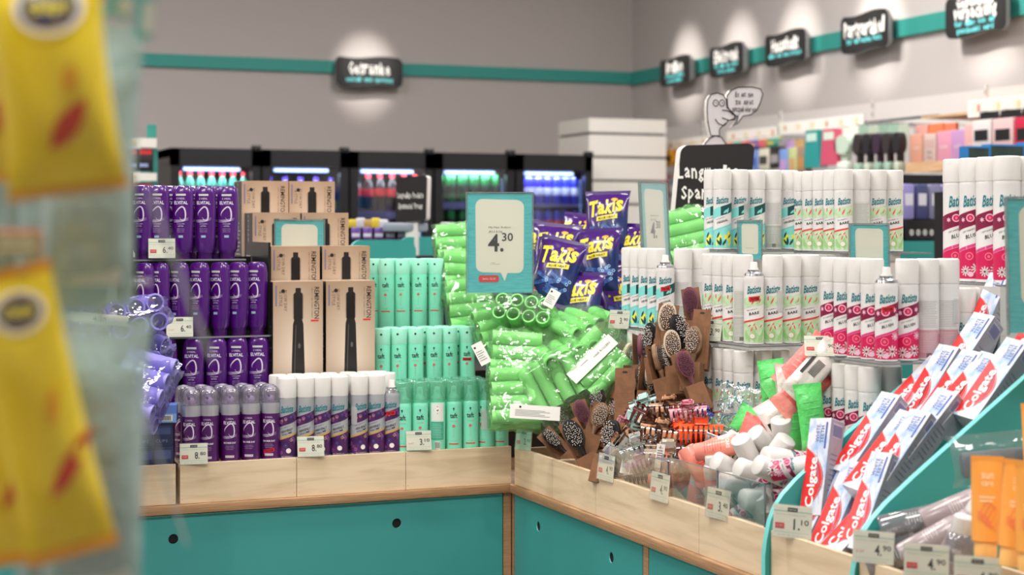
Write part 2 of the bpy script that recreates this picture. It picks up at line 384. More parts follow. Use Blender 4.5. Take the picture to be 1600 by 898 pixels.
for i in range(5):
    x0 = FX0 + i * FW; x1 = x0 + FW
    r = put('drink_cooler', [], 'black glass-door drink cooler ' + FAR[i], 'cooler', T((x0 + x1) / 2, FY, 0), 'black drink coolers along the back wall')
    w = FW / 2 - .006
    b = MB().box(-w, w, .60, .64, 0, FT, CB).box(-w, -w + .03, .04, .6, 0, FT, CB).box(w - .03, w, .04, .6, 0, FT, CB).box(-w, w, .04, .6, FT - .05, FT, CB).box(-w, w, .04, .6, 0, .2, CB)
    b.box(-w + .03, w - .03, .595, .6, .2, FT - .05, CIN); mk('cabinet', b.mesh('cabinet'), parent=r)
    d = mk('door', MB().box(-w, -w + .05, 0, .04, .1, FT, CB).box(w - .05, w, 0, .04, .1, FT, CB).box(-w, w, 0, .04, FT - .1, FT, CB).box(-w, w, 0, .04, .1, .2, CB).mesh('door'), parent=r)
    mk('glass_pane', MB().box(-w + .05, w - .05, .012, .018, .2, FT - .1, GLS).mesh('glass_pane'), parent=d)
    mk('hinge_cover', MB().rbox(w - .045, w + .0045, -.01, .05, FT - .012, FT + .022, .006, CB).mesh('hinge_cover'), parent=r)
    lp = MB()
    for k in range(24): lp.lathe([(.0055, 0), (.0055, .004)], LED, 8, M=T(-w + .09 + k * (2 * w - .2) / 23, .06, FT - .115, rx=90))
    lp.box(-w + .085, w - .105, .07, .085, FT - .125, FT - .105, LEDB)
    mk('led_strip', lp.mesh('led_strip'), parent=r)
    if i >= 2:
        ls = MB()
        for sx in (-1, 1):
            for k in range(26): ls.lathe([(.004, 0), (.004, .004)], LEDB, 6, M=T(sx * (w - .062), .05, FT - .16 - k * .024, rx=90))
        mk('side_led_strip', ls.mesh('side_led_strip'), parent=r)
    zs = sorted({z for z, *_ in ROWS[i]} | ({1.33} if i < 2 else set()) | {1.0})
    sh = MB()
    for z in zs: sh.box(-w + .03, w - .03, .08, .58, z - .012, z, CB).box(-w + .03, w - .03, .07, .08, z - (.04 if i in (2, 3) else .015), z + .004, CLIP)
    mk('shelf', sh.mesh('shelf'), parent=r)
    for (z, kb, n, lb, ct) in ROWS[i]:
        for k in range(n):
            xx = x0 + .075 + k * (FW - .15) / (n - 1)
            sn = ORD[k]
            tier = '' if len(ROWS[i]) == 1 else (' top shelf' if (z, kb, n, lb, ct) == ROWS[i][0] else (' low shelf' if (z, kb, n, lb, ct) == ROWS[i][-1] else ' middle shelf'))
            mk(KB[kb].name.split('.')[0], KB[kb], '%s, %s%s, %s counting towards the slatted pillar' % (lb, ['cooler farthest from the pillar', 'second farthest cooler', 'cola cooler', 'green can cooler', 'pillar-side cooler'][i], tier, sn), ct, 'drinks in the coolers', M=T(xx, FY + .12, z))
            if k % 1 == 0 and i in (0, 2, 4): pass
    l = area('cooler_light', (x0 + x1) / 2, FY + .1, .36, .05, [2.5, 4, 3, 3.5, 4][i], (.75, .85, 1) if i != 4 else (.5, .55, 1), FT - .13)

# slatted pillar
SL = P('slatwall_white', (222, 218, 210), .6); SLG = P('slat_groove', (120, 116, 112), .8)
r = put('slatwall_unit', [], 'cream slatted display pillar at the end of the cooler row', 'display stand', T(2.754, 5.464, 0))
b = MB(); b.box(.012, .54, .012, .47, 0, 2.19, SLG)
z = 0.0
while z < 2.18:
    z2 = min(z + .145, 2.2); b.box(0, .55, 0, .48, z + .006, z2 - .006, SL); z += .15
mk('slat_panel', b.mesh('slat_panel'), parent=r)

# =================================================================== WALL SHELVING (right wall)
PAN = P('shelving_panel', (214, 208, 205), .7); SLOT = P('slot_dark', (90, 86, 84), .8)
def on(px, py, u): return onu(px, py, u)
r = put('wall_shelving', [], 'pale shelving back panels with slotted uprights on the side wall', 'shelving', T(XR - .1, 0, 0))
b = MB(); y = YB - .3; zt = onu(1450, 150, XR - .1).z
for k in range(12):
    b.box(.0, .03, y - .99, y, .1, zt, PAN); y -= 1.0
mk('back_panel', b.mesh('back_panel'), parent=r)
b = MB(); y = YB - .3
for k in range(12):
    b.box(-.012, .0, y - 1.005, y - .985, .1, zt + .02, PAN)
    for q in range(24): b.box(-.014, -.0115, y - .998, y - .992, zt - .03 - q * .05, zt - .005 - q * .05, SLOT)
    y -= 1.0
mk('slotted_upright', b.mesh('slotted_upright'), parent=r)
TAG = P('price_strip_white', (238, 234, 226), .6); TAGY = P('price_yellow', (232, 206, 140), .6)
def rail(px0, py0, px1, py1, u, h, label, n=6):
    a = onu(px0, py0, u); c = onu(px1, py1, u); a.z = c.z = (a.z + c.z) / 2
    L = (a - c).length; r = put('price_rail', [], label, 'price rail', T(u, a.y, a.z, rz=-90), 'price rails above the hanging goods')
    b = MB().box(0, L, -.004, 0, -h / 2, h / 2, TAG).box(0, L, 0, .01, h / 2 - .006, h / 2, TAG)
    mk('strip', b.mesh('strip'), parent=r)
    for k in range(n):
        t = MB(); x = L * (k + .5) / n; t.box(x - .028, x + .028, .001, -.005, -h * .3, h * .3, CREAM)
        t.box(x + .006, x + .02, -.0055, -.006, -h * .2, h * .2, TAGY if k % 3 else RED)
        mk('price_ticket', t.mesh('price_ticket'), parent=r)
    ks = MB()
    for k in range(n): ks.tube([(L * (k + .5) / n, .0, -h * .2), (L * (k + .5) / n, XR - .1 - u, -h * .2)], .003, SILVER, 6)
    mk('hook', ks.mesh('hook'), parent=r); return a.z
UF = XR - .45
rail(955, 236, 1042, 224, UF - .0, .07, 'white price rail nearest the slatted pillar', 4)
rail(1040, 229, 1108, 219, UF, .07, 'white price rail over the orange packs beside the hand-drawn cutout', 4)
rail(1136, 214, 1218, 206, UF, .07, 'white price rail just beyond the hand-drawn cutout sign', 4)
rail(1216, 203, 1350, 186, UF, .07, 'white price rail above the pastel brushes and hand mirrors', 6)
rail(1513, 172, 1640, 156, UF, .085, 'white price rail above the phone case cards', 4)
PC = {}
def pk(c): return P('packet_%d_%d_%d' % c, c, .45)
def hanger(px0, px1, py0, py1, u, c, c2, lb, cat='packet', nm='hanging_packet', dep=.05, form=0, grp='hanging goods on the side wall'):
    a = onu(px0, py0, u); e = onu(px1, py0, u); bot = onu((px0 + px1) / 2, py1, u)
    w = abs(a.y - e.y) * .94; h = a.z - bot.z; o = MB(); m = pk(c); m2 = pk(c2)
    if form == 0:
        o.rbox(-w / 2, w / 2, -dep, 0, -h, -h * .22, .008, m); o.box(-w / 2, w / 2, -.003, 0, -h * .22, 0, m2); o.box(-w * .36, w * .36, -dep - .001, -dep, -h * .8, -h * .5, m2)
        o.tube([(0, -.05, -.0), (0, XR - .1 - u, 0)], .003, SILVER, 6)
    elif form == 1:      # brush: handle down
        o.tube([(0, -.05, -.0), (0, XR - .1 - u, 0)], .003, SILVER, 6)
        o.box(-w / 2, w / 2, -.002, 0, -h * .26, 0, m2); o.prism([(x, z - h * .4) for x, z in circ(0, 0, w * .42, 14, h * .22)], -dep, -.004, m); o.prism(rrect(-w * .16, w * .16, -h * .8, -h * .5, w * .1), -dep * .7, -.006, m)
        o.rbox(-w * .3, w * .3, -dep, -.002, -h, -h * .78, .01, m2)
    elif form == 2:
        o.prism([(-w * .5, -h), (w * .5, -h), (w * .36, 0), (-w * .36, 0)], -dep, 0, m); o.box(-w * .3, w * .3, -dep - .002, -dep, -h * .3, -h * .08, m2)
    return o.obj(nm, lb, cat, grp, M=T(u, (a.y + e.y) / 2, a.z, rz=-90))
G = [(978, 250, 232, 262, (52, 96, 140), (30, 50, 80), 'blue card-backed packet nearest the slatted pillar'),]
def row(px0, px1, py0, py1, slope, u, cols, lbf, n, **k):
    w = (px1 - px0) / n
    for i in range(n):
        c, c2 = cols[i % len(cols)]; x = px0 + i * w
        hanger(x, x + w, py0 + slope * (x - px0), py1 + slope * (x - px0), u, c, c2, '%s, %s from the cooler end' % (lbf, ORD[i]), **k)
row(978, 1024, 234, 266, -.1, UF, [((60, 104, 148), (26, 40, 66)), ((86, 120, 150), (30, 60, 100)), ((44, 70, 108), (20, 34, 50))], 'blue hanging packet under the first price rail', 5)
row(1024, 1098, 231, 262, -.12, UF, [((222, 136, 32), (246, 170, 40)), ((190, 100, 40), (236, 150, 30)), ((226, 160, 40), (90, 60, 40))], 'orange hanging packet beside the hand-drawn cutout', 6)
row(978, 1100, 276, 312, -.06, UF, [((206, 218, 214), (140, 190, 186)), ((216, 120, 130), (240, 190, 200)), ((120, 170, 170), (220, 226, 226))], 'small pale packet low behind the black slogan board', 8)
row(1140, 1222, 220, 236, -.1, UF, [((206, 120, 60), (230, 80, 130)), ((60, 150, 130), (210, 180, 60)), ((196, 60, 90), (230, 190, 80)), ((80, 90, 170), (230, 150, 60))], 'small bright packet hanging beyond the cutout speech bubble', 6)
row(1178, 1230, 226, 268, -.15, UF - .02, [((110, 140, 200), (60, 80, 170)), ((214, 208, 190), (60, 54, 50)), ((40, 36, 38), (160, 150, 150))], 'large hanging packet behind the cutout, above white can caps', 3)
row(1228, 1270, 220, 280, -.15, UF - .02, [((120, 150, 206), (190, 150, 200)), ((188, 196, 140), (200, 160, 110)), ((160, 130, 110), (190, 140, 80))], 'pastel paddle case hanging on kraft card', 3, form=0)
hanger(1266, 1294, 205, 262, UF - .02, (40, 150, 146), (200, 226, 214), 'teal hand mirror hanging beside the red one', 'mirror', 'hand_mirror', form=2)
hanger(1293, 1321, 203, 258, UF - .02, (206, 84, 110), (214, 226, 210), 'coral red hand mirror hanging between teal and mint ones', 'mirror', 'hand_mirror', form=2)
hanger(1312, 1342, 200, 268, UF - .02, (196, 214, 196), (226, 232, 220), 'mint detangling brush hanging beside the coral mirror', 'brush', 'hanging_brush', form=1)
row(1342, 1420, 196, 272, -.04, UF - .04, [((54, 44, 46), (160, 190, 170)), ((38, 34, 38), (190, 200, 180)), ((60, 40, 60), (150, 180, 160))], 'black hair brush hanging with pale mint handle tip', 5, form=1, cat='brush', nm='hanging_brush')
a = onu(1345, 191, UF); e = onu(1422, 197, UF)
MB().tube([a, (XR - .1, a.y, a.z)], .006, SILVER, 8).tube([(UF + .05, a.y + .1, a.z), (UF + .05, a.y - .62, a.z)], .008, SILVER, 8).obj('hanging_rail', 'grey metal rail that carries the black hair brushes', 'rail')
# notebooks on a wooden shelf
WS = P('pale_wood_shelf', (220, 180, 140), .6, noise=((200, 160, 120), 6, (1, 1, 8), .4, .7))
a = onu(1418, 262, UF - .05); e = onu(1520, 252, UF - .05)
sh = put('notebook_shelf', [], 'pale wooden wall shelf holding pink notebooks', 'shelf', T(0, 0, 0))
mk('shelf_board', MB().box(UF - .05, XR - .1, e.y - .4, a.y, a.z - .02, a.z + .01, WS).box(UF - .06, UF - .05, e.y - .4, a.y, a.z - .025, a.z + .025, WS).mesh('shelf_board'), parent=sh)
mk('shelf_top', MB().box(UF + .02, XR - .1, e.y - .2, a.y - .02, a.z + .25, a.z + .262, WS).mesh('shelf_top'), parent=sh)
NB = [(1420, 1442, 211, 254, (206, 150, 130), 'brick pink notebook at the brush end of the wooden shelf'), (1442, 1463, 210, 250, (204, 180, 172), 'striped beige notebook with printed words on wooden shelf'),
      (1463, 1487, 206, 248, (214, 148, 168), 'rose notebook on wooden shelf beside the lilac one'), (1485, 1508, 204, 246, (190, 144, 190), 'lilac notebook on wooden shelf beside rose notebook'),
      (1430, 1450, 196, 212, (214, 150, 140), 'salmon notebook behind the brick pink one'), (1450, 1474, 194, 210, (220, 120, 80), 'orange notebook behind the striped one'), (1474, 1494, 193, 208, (226, 118, 88), 'bright coral notebook behind the rose one'),
      (1506, 1528, 196, 242, (222, 170, 166), 'pale pink notebook next to the phone case cards')]
for k, (x0, x1, y0, y1, c, lb) in enumerate(NB):
    u = UF - .03 + (.06 if k > 3 and k < 7 else 0); p = onu(x0, y0, u); q = onu(x1, y1, u); h = p.z - q.z; zb = a.z + .012
    o = MB(); w = abs(p.y - q.y) * .92; o.rbox(-w / 2, w / 2, 0, .02, 0, max(h, p.z - zb), .003, pk(c)); o.box(-w / 2 + .003, w / 2 - .003, .003, .017, 0, max(h, p.z - zb) + .001, PAPER)
    if k == 1:
        for j in (-2, -1, 0, 1, 2): o.box(j * w * .17 - .002, j * w * .17 + .002, -.001, 0, .08, h - .01, pk((176, 120, 110)))
        o.text('STAY', 0, .06, w * .5, pk((90, 70, 110)), flat(-.0012)); o.text('COOL', 0, .035, w * .5, pk((90, 70, 110)), flat(-.0012))
    else: o.text('notes', 0, h * .6, w * .5, pk((240, 224, 220)), flat(-.0012))
    o.obj('notebook', lb, 'notebook', 'notebooks on the wooden shelf', M=T(u, (p.y + q.y) / 2, zb, rz=-90))
for k, (x0, x1, lb) in enumerate(((1531, 1562, 'white boxed phone case hanging beside the pale pink notebook'), (1563, 1597, 'white and pink boxed phone case, second under the price rail'), (1597, 1632, 'crimson boxed phone case cut by the picture edge'))):
    hanger(x0, x1, 176 - k * 3, 232, UF - .02, [(222, 214, 212), (226, 190, 190), (196, 40, 70)][k], (30, 28, 30), lb, 'phone case', 'phone_case_card')

# =================================================================== COUNTERS
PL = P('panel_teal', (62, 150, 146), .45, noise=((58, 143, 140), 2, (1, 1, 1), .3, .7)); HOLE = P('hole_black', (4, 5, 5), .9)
TOPZ, SLAB = .918, .819
def counter(name, label, M, L, D, panels, holes):
    r = put(name, [], label, 'counter', M)
    mk('carcass', MB().box(-L, 0, .03, D, .06, .795, DARK).box(-L, 0, .06, D, 0, .06, BLACK).mesh('carcass'), parent=r)
    mk('worktop', MB().rbox(-L, 0.0, -.012, D, .797, SLAB, .002, EDGE).mesh('worktop'), parent=r)
    for (a, b) in panels:
        p = MB(); hs = sorted([h for h in holes if a < h < b])
        # front panel with round grip holes cut through it
        zc = .797 - .062; R = .0125; y0, y1 = .0, .018; xs = [a]
        top, bot = .792, .06
        prev = a
        for h in hs:
            q = .03
            p.box(prev, h - q, y0, y1, bot, top, PL); p.box(h - q, h + q, y0, y1, bot, zc - q, PL); p.box(h - q, h + q, y0, y1, zc + q, top, PL)
            n = 32; o = []
            for i in range(n):
                t = 2 * PI * i / n; c, s_ = math.cos(t), math.sin(t); k = q / max(abs(c), abs(s_)); o.append(((h + R * c, zc + R * s_), (h + k * c, zc + k * s_)))
            vs = []; fs = []
            for i in range(n): vs += [(o[i][0][0], y0, o[i][0][1]), (o[i][1][0], y0, o[i][1][1]), (o[i][0][0], y0 + .003, o[i][0][1])]
            # square corners
            for i in range(n):
                j = (i + 1) % n; fs += [(3 * i, 3 * i + 1, 3 * j + 1, 3 * j)]
            p.add(vs, fs, PL); p.add(vs, [(3 * i, 3 * ((i + 1) % n), 3 * ((i + 1) % n) + 2, 3 * i + 2) for i in range(n)], TEALE)
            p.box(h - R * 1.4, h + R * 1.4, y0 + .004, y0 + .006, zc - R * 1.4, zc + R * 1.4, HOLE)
            prev = h + q
        p.box(prev, b, y0, y1, bot, top, PL)
        for z0, z1 in ((top, top + .0015),): p.box(a, b, y0, y0 + .003, z0, z1, TEALE)
        mk('front_panel', p.mesh('front_panel'), parent=r)
    for i in range(len(panels)):
        b = panels[i][1]; nx = panels[i + 1][0] if i + 1 < len(panels) else 0.0
        mk('upright', MB().box(b + .003, nx - .003 if nx - b > .01 else nx, .0, .02, .0, .797, EDGE).mesh('upright'), parent=r)
    return r
# left counter: local x along it, corner at x=0
def cx(px): return (onw(px, 780, 0)).x
hl = [cx(271), cx(620)]
counter('display_counter', 'teal-fronted plywood counter carrying the purple bottles and mint cans', T(0, 0, 0), 3.2, 1.25, [(-3.2, -1.75), (-1.745, cx(785))], hl)
# right counter: local x runs away from the shopper; rotate so that its front faces the aisle (-x)
def cyy(px): return onu(px, 780, 0).y
# rz=-90: local x -> -y world ; local -y -> -x world ... use mirrored list
def rc(y): return y
Mr = Matrix(((0, 1, 0, 0), (-1, 0, 0, 0), (0, 0, 1, 0), (0, 0, 0, 1)))   # local (x,y) -> world (y,-x)
WR = -3.0
ys = [cyy(804), cyy(1004), cyy(1014), -2.3, -2.31, -3.0]
r = put('display_counter', [], 'teal-fronted plywood counter carrying the hairbrushes, clips and toothpaste', 'counter', Matrix())
mk('carcass', MB().box(.03, 1.25, WR, 0, .06, .795, DARK).box(.06, 1.25, WR, 0, 0, .06, BLACK).mesh('carcass'), parent=r)
mk('worktop', MB().rbox(-.012, 1.25, WR, -.0125, .797, SLAB, .002, EDGE).mesh('worktop'), parent=r)
mk('corner_worktop', MB().box(.0, 1.25, 0, 1.25, .797, SLAB - .001, EDGE).mesh('corner_worktop'), parent=r)
def rpanel(y0, y1, holes):
    p = MB(); R = .0125; zc = .735; q = .03; top, bot = .792, .06; prev = y0
    for h in sorted(holes):
        p.box(0, .018, prev, h - q, bot, top, PL); p.box(0, .018, h - q, h + q, bot, zc - q, PL); p.box(0, .018, h - q, h + q, zc + q, top, PL)
        n = 32; vs = []
        for i in range(n):
            t = 2 * PI * i / n; c, s_ = math.cos(t), math.sin(t); k = q / max(abs(c), abs(s_))
            vs += [(0, h + R * c, zc + R * s_), (0, h + k * c, zc + k * s_), (.003, h + R * c, zc + R * s_)]
        p.add(vs, [(3 * i, 3 * i + 1, 3 * ((i + 1) % n) + 1, 3 * ((i + 1) % n)) for i in range(n)], PL)
        p.add(vs, [(3 * i, 3 * ((i + 1) % n), 3 * ((i + 1) % n) + 2, 3 * i + 2) for i in range(n)], TEALE)
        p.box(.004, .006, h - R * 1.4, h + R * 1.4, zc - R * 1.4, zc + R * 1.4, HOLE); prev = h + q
    p.box(0, .018, prev, y1, bot, top, PL); p.box(0, .003, y0, y1, top, top + .0015, TEALE)
    mk('front_panel', p.mesh('front_panel'), parent=r)
rpanel(ys[1], ys[0], [onu(841, 821, 0).y, onu(955, 869, 0).y]); rpanel(-2.3, ys[2], []); rpanel(-3.0, -2.31, [])
mk('upright', MB().box(0, .02, ys[0] + .003, -.0, 0, .797, EDGE).mesh('upright'), parent=r)
mk('upright', MB().box(0, .02, ys[2] + .003, ys[1] - .003, 0, .797, EDGE).mesh('upright'), parent=r)

# wooden bins along the front edge
def ubin(u0, u1, label, floor_z, D=.195):
    b = MB(); t = .012; z0 = SLAB + .001
    b.box(u0 + .0008, u1 - .0008, .0, t, z0, TOPZ, PLY); b.box(u0 + .0008, u0 + t, t, D, z0, TOPZ - .003, PLY); b.box(u1 - t, u1 - .0008, t, D, z0, TOPZ - .003, PLY)
    b.box(u0 + .0008, u1 - .0008, D - t, D, z0, TOPZ - .003, PLY); b.box(u0 + t, u1 - t, t, D - t, floor_z - .008, floor_z, PLY)
    for x in (u0 + .006, u1 - .006):
        for z in (z0 + .01, TOPZ - .01): b.lathe([(.0012, 0), (.0012, .0004)], pk((190, 150, 110)), 8, M=T(x, 0, z, rx=90))
    return b.obj('wooden_bin', label, 'bin', 'plywood bins along the counter front')
xb = [cx(281), cx(463.5), cx(634), -.0015]
ubin(xb[0], xb[1], 'plywood bin front under the purple hair mousse cans', TOPZ - .006)
ubin(xb[1], xb[2], 'plywood bin front under the white-capped purple dry shampoo', TOPZ - .006)
ubin(xb[2], xb[3], 'plywood bin front under the mint mousse cans', TOPZ - .006)
ubin(cx(275) - .42, cx(275), 'plywood bin at the end below the blue boxes', TOPZ - .02)
def wbin(w0, w1, label, floor_z=SLAB + .012, D=.27, cut=None):
    D = .205
    b = MB(); t = .012; z0 = SLAB + .001
    b.box(0, t, w0 + .0008, w1 - .0008, z0, TOPZ, PLY); b.box(t, D, w0 + .0008, w0 + t, z0, TOPZ - .003, PLY); b.box(t, D, w1 - t, w1 - .0008, z0, TOPZ - .003, PLY)
    b.box(D - t, D, w0 + .0008, w1 - .0008, z0, TOPZ - .003, PLY); b.box(t, D - t, w0 + t, w1 - t, floor_z - .008, floor_z, PLY)
    return b.obj('wooden_bin', label, 'bin', 'plywood bins along the counter front')
yb = [cyy(804), cyy(863), cyy(931), cyy(1092), cyy(1197)]
wbin(yb[1], yb[0], 'narrow plywood bin front at the inner corner below the first hairbrushes')
wbin(yb[2], yb[1], 'plywood bin front below the brown brush cartons')
wbin(yb[3], yb[2], 'long plywood bin front below the claw clips')
wbin(yb[4], yb[3], 'plywood bin front below the coral bottles and small white-capped cans')
W1, W2 = -1.31, -1.607
wbin(W2 + .008, W1 - .008, 'plywood bin front below the toothpaste boxes', SLAB + .02)
wbin(-2.25, W2 - .008, 'plywood bin front below the grey bottles and orange tubes', SLAB + .02)
# acrylic panes standing on the bin fronts
def pane(w0, w1, h, label):
    o = MB().box(.004, .007, w0, w1, TOPZ - .01, TOPZ + h, ACR).box(.0035, .0075, w0, w0 + .0025, TOPZ, TOPZ + h, ACRE).box(.0035, .0075, w0, w1, TOPZ + h - .0015, TOPZ + h, ACRE)
    o.obj('acrylic_screen', label, 'acrylic divider', 'clear panes on the bin fronts')
pane(cyy(1041) - .0, cyy(948), .075, 'clear acrylic pane in front of the hair clips')
pane(cyy(1118), cyy(1043), .085, 'clear acrylic pane in front of the coral bottles')
pane(cyy(1192), cyy(1120), .085, 'clear acrylic pane in front of the small white-capped cans')
def divider(w, label, u0=.0, z_top=None):
    # curved teal side board: upright at the front, then sloping up and back
    pts = [(-.012, SLAB + .001), (.75, SLAB + .001), (.75, 1.49), (.48 + .05, 1.345)]
    sl = [(.48, 1.305), (.36, 1.222), (.24, 1.139), (.12, 1.056), (.06, 1.012), (.03, .985), (.012, .962), (.0, .935), (-.008, .90), (-.012, .87)]
    prof = pts + sl
    n = len(prof); o = MB(); t = .007
    o.add([(u, w - t, z) for u, z in prof] + [(u, w + t, z) for u, z in prof], [tuple(range(n)), tuple(range(n, 2 * n))[::-1]], TEAL)
    o.add([(u, w - t, z) for u, z in prof] + [(u, w + t, z) for u, z in prof], [(i, i + n, (i + 1) % n + n, (i + 1) % n) for i in range(n)], TEALE)
    return o.obj('bin_divider', label, 'divider')
divider(W1, 'teal sloping side board between the small cans and toothpaste')
divider(W2, 'teal sloping side board between the toothpaste and orange tubes')

# =================================================================== PRODUCT MESHES
CAPW = P('cap_white', (218, 215, 211), .38, bump=(300, .02))
CANW = P('can_white', (216, 214, 212), .3, coat=.3)
TEALT = P('lettering_teal', (18, 120, 130), .5)
TST = P('tester_red', (206, 24, 44), .55)
CS = {'bare': dict(a=P('pale_green', (200, 222, 190), .4, noise=((176, 208, 160), 60, (1, 1, 1), .4, .65)), txt='BARE', st=P('orange_red', (220, 76, 66), .45), fl=P('coral_leaf', (222, 96, 88), .45), g=P('leaf_green', (150, 204, 130), .45)),
      'original': dict(a=P('mint_print', (128, 214, 208), .4), txt='ORIGINAL', st=P('mint_stripe', (120, 200, 200), .45), fl=P('dark_teal_print', (14, 70, 70), .45), g=P('lemon_print', (236, 230, 80), .45)),
      'blush': dict(a=P('magenta_print', (204, 18, 84), .4), txt='BLUSH', st=P('pink_stripe', (214, 60, 130), .45), fl=P('pale_pink', (240, 190, 210), .45), g=P('dark_magenta', (124, 14, 60), .45)),
      'purple': dict(a=P('plum_print', (92, 36, 96), .35, noise=((58, 28, 80), 50, (1, 1, 1), .35, .6)), txt='HEAVENLY', st=P('gold_stripe', (206, 160, 70), .45), fl=P('lilac_ring', (150, 90, 160), .45), g=P('navy_ring', (60, 60, 120), .45))}
CANS_ = P('can_silver', (178, 180, 186), .35, .35)
R0 = .0232
def shampoo_can(kind, H=.205, R=R0, tester=False, back=False):
    """returns the parts of one dry shampoo can: body with its print, cap or spray nozzle"""
    c = CS[kind]; bm = CANS_ if kind == 'purple' else CANW; hb = H - .046; rr = random.Random(3)
    o = MB(); o.lathe([(R * .9, 0), (R, .0015, SILVER), (R, .003, SILVER), (R * .985, .004), (R * .985, hb - .012), (R * .97, hb - .004), (R * .9, hb)], bm, 28)
    Rm = R * .985; mp = cyl(Rm, .00025); m2 = cyl(Rm, .0005); m3 = cyl(Rm, .0007); k = hb / .159
    A = Rm * 1.75; sl = .32 if kind != 'bare' else .2
    z = lambda q: q * k
    if not back:
        o.text('Batiste', 0, z(.127), Rm * 1.45, TEALT, m2, h=z(.018), shear=.25, bold=.025, sl=.14, res=2)
        o.band(-A, A, z(.088), z(.112), c['a'], mp, sl, 14)
        if kind == 'original': o.band(-.004, A, z(.0885), z(.1115), c['fl'], m2, sl, 10)
        if kind == 'blush': o.band(-A, A, z(.0885), z(.1115), c['g'], m2, sl, 14)
        o.text('DRY SHAMPOO', -Rm * .2, z(.081), Rm * 1.1, INK, m2, h=z(.0028), sl=sl, res=1)
        o.text(c['txt'], 0, z(.073), Rm * (1.0 if len(c['txt']) < 6 else 1.3), INK, m2, h=z(.0062), sl=sl * .9, bold=.02, res=1)
        if kind == 'purple': o.text('VOLUME', 0, z(.065), Rm * 1.1, INK, m2, h=z(.005), sl=sl, bold=.02, res=1)
        o.band(-A, A, z(.055), z(.0595), c['st'], mp, sl, 12)
        # lower printed field, straight at the foot
        vs = []; n = 14
        for i in range(n + 1):
            x = -A + 2 * A * i / n; vs += [mp(x, z(.006)), mp(x, z(.0545) + sl * x)]
        o.add(vs, [(2 * i, 2 * i + 2, 2 * i + 3, 2 * i + 1) for i in range(n)], c['a'])
        if kind == 'bare':
            for x, y, L, w, a in ((-.006, .092, .018, .004, 1.1), (.004, .094, .016, .004, .6), (-.012, .1, .012, .003, 1.5), (.012, .095, .014, .003, 1.2)): o.shape(leaf(x, z(y), L, w, a), c['fl'] if x != .004 else c['g'], m2)
            for x, y, L, w, a in ((0, .008, .03, .012, 1.57), (.009, .008, .026, .009, 1.0), (-.009, .008, .028, .008, 2.1), (.017, .01, .03, .008, 1.3), (-.018, .01, .026, .008, 1.7)): o.shape(leaf(x, z(y), L * k, w, a), c['g'], m2)
            for x, y, L, a in ((-.008, .03, .014, 1.2), (.006, .034, .012, 1.9), (.014, .04, .01, .9), (-.014, .042, .009, .6), (-.002, .044, .008, 1.0)): o.shape(leaf(x, z(y), L * k, .003, a), c['fl'], m3)
            o.ring(-.004, z(.021), .0062, .0068, c['fl'], m3); o.shape(circ(-.004, z(.021), .0058), pk((226, 230, 214)), m3)
        elif kind == 'original':
            for x, y, L, w, a in ((.002, .093, .018, .006, .7), (.012, .093, .016, .005, 1.3)): o.shape(leaf(x, z(y), L, w, a), c['a'], m3)
            for x, y, L, w, a in ((-.016, .01, .034, .016, 1.2), (.006, .008, .038, .018, .9), (.018, .02, .03, .014, 1.6), (-.006, .03, .03, .01, .3)): o.shape(leaf(x, z(y), L * k, w, a), c['g'], m2)
            for x, y, L, w, a in ((-.004, .012, .02, .006, 2.2), (-.004, .012, .022, .006, 1.6), (.0, .012, .02, .006, 1.0), (.014, .03, .016, .005, .8), (-.014, .03, .018, .005, 1.2)): o.shape(leaf(x, z(y), L * k, w, a), c['fl'], m3)
        elif kind == 'blush':
            o.shape(circ(-.004, z(.1), .0088, 14), pk((236, 120, 150)), m3); o.ring(-.004, z(.1), .003, .0055, CS['blush']['a'], cyl(Rm, .0009)); o.ring(-.004, z(.1), .0066, .0082, c['fl'], cyl(Rm, .0009))
            for x, y, r in ((.014, .104, .005), (-.02, .097, .005), (.02, .094, .004)): o.shape(flower(x, z(y), r, 6), c['fl'], m3)
            o.shape(circ(-.006, z(.041), .0085, 14), pk((240, 110, 140)), m2); o.ring(-.006, z(.041), .003, .006, c['a'], m3)
            o.shape(flower(.016, z(.052), .0085, 9, .25), c['fl'], m3)
            for x, y, r in ((.009, .022, .0125), (-.014, .018, .0115)):
                o.shape(flower(x, z(y), r, 10, .3), CANW, m3); o.shape(circ(x, z(y), r * .22, 8), c['g'], cyl(Rm, .0009))
            o.shape(circ(-.003, z(.013), .0055), c['fl'], cyl(Rm, .0009))
        else:
            for i in range(26):
                x = rr.uniform(-A, A); y = rr.choice([rr.uniform(.01, .05), rr.uniform(.01, .05), rr.uniform(.092, .108)]); q = rr.uniform(.0025, .0055); zz = z(y) + sl * x * (1 if y > .06 else .5)
                if y > .06 and not z(.09) < zz - sl * x < z(.11): continue
                o.ring(x, zz, q * .6, q, rr.choice([c['fl'], c['g'], c['st'], c['fl']]), m2, 12); o.shape(circ(x, zz, q * .3, 8), rr.choice([c['fl'], c['g']]), m2)
            o.shape(circ(.004, z(.022), .0062), pk((236, 224, 220)), m3); o.text('DRY SHAMPOO', 0, z(.008), Rm * 1.3, pk((230, 210, 220)), m3, h=z(.002), res=1)
    else:
        g = pk((214, 212, 210)) if kind != 'bare' else pk((206, 208, 200))
        o.band(-A * .62, A * .62, z(.006), z(.062), pk((176, 178, 172)) if kind != 'blush' else pk((196, 150, 160)), mp, 0, 10)
        o.band(-A * .62, A * .62, z(.0625), z(.125), g, mp, 0, 10)
        for i in range(16): o.band(-A * .5, A * (.5 - .2 * rr.random()), z(.068 + i * .0034), z(.0688 + i * .0034), pk((150, 150, 150)), m2, 0, 6)
        for i in range(12): o.band(-A * .5, A * .45, z(.018 + i * .0034), z(.0186 + i * .0034), pk((230, 230, 226)), m2, 0, 6)
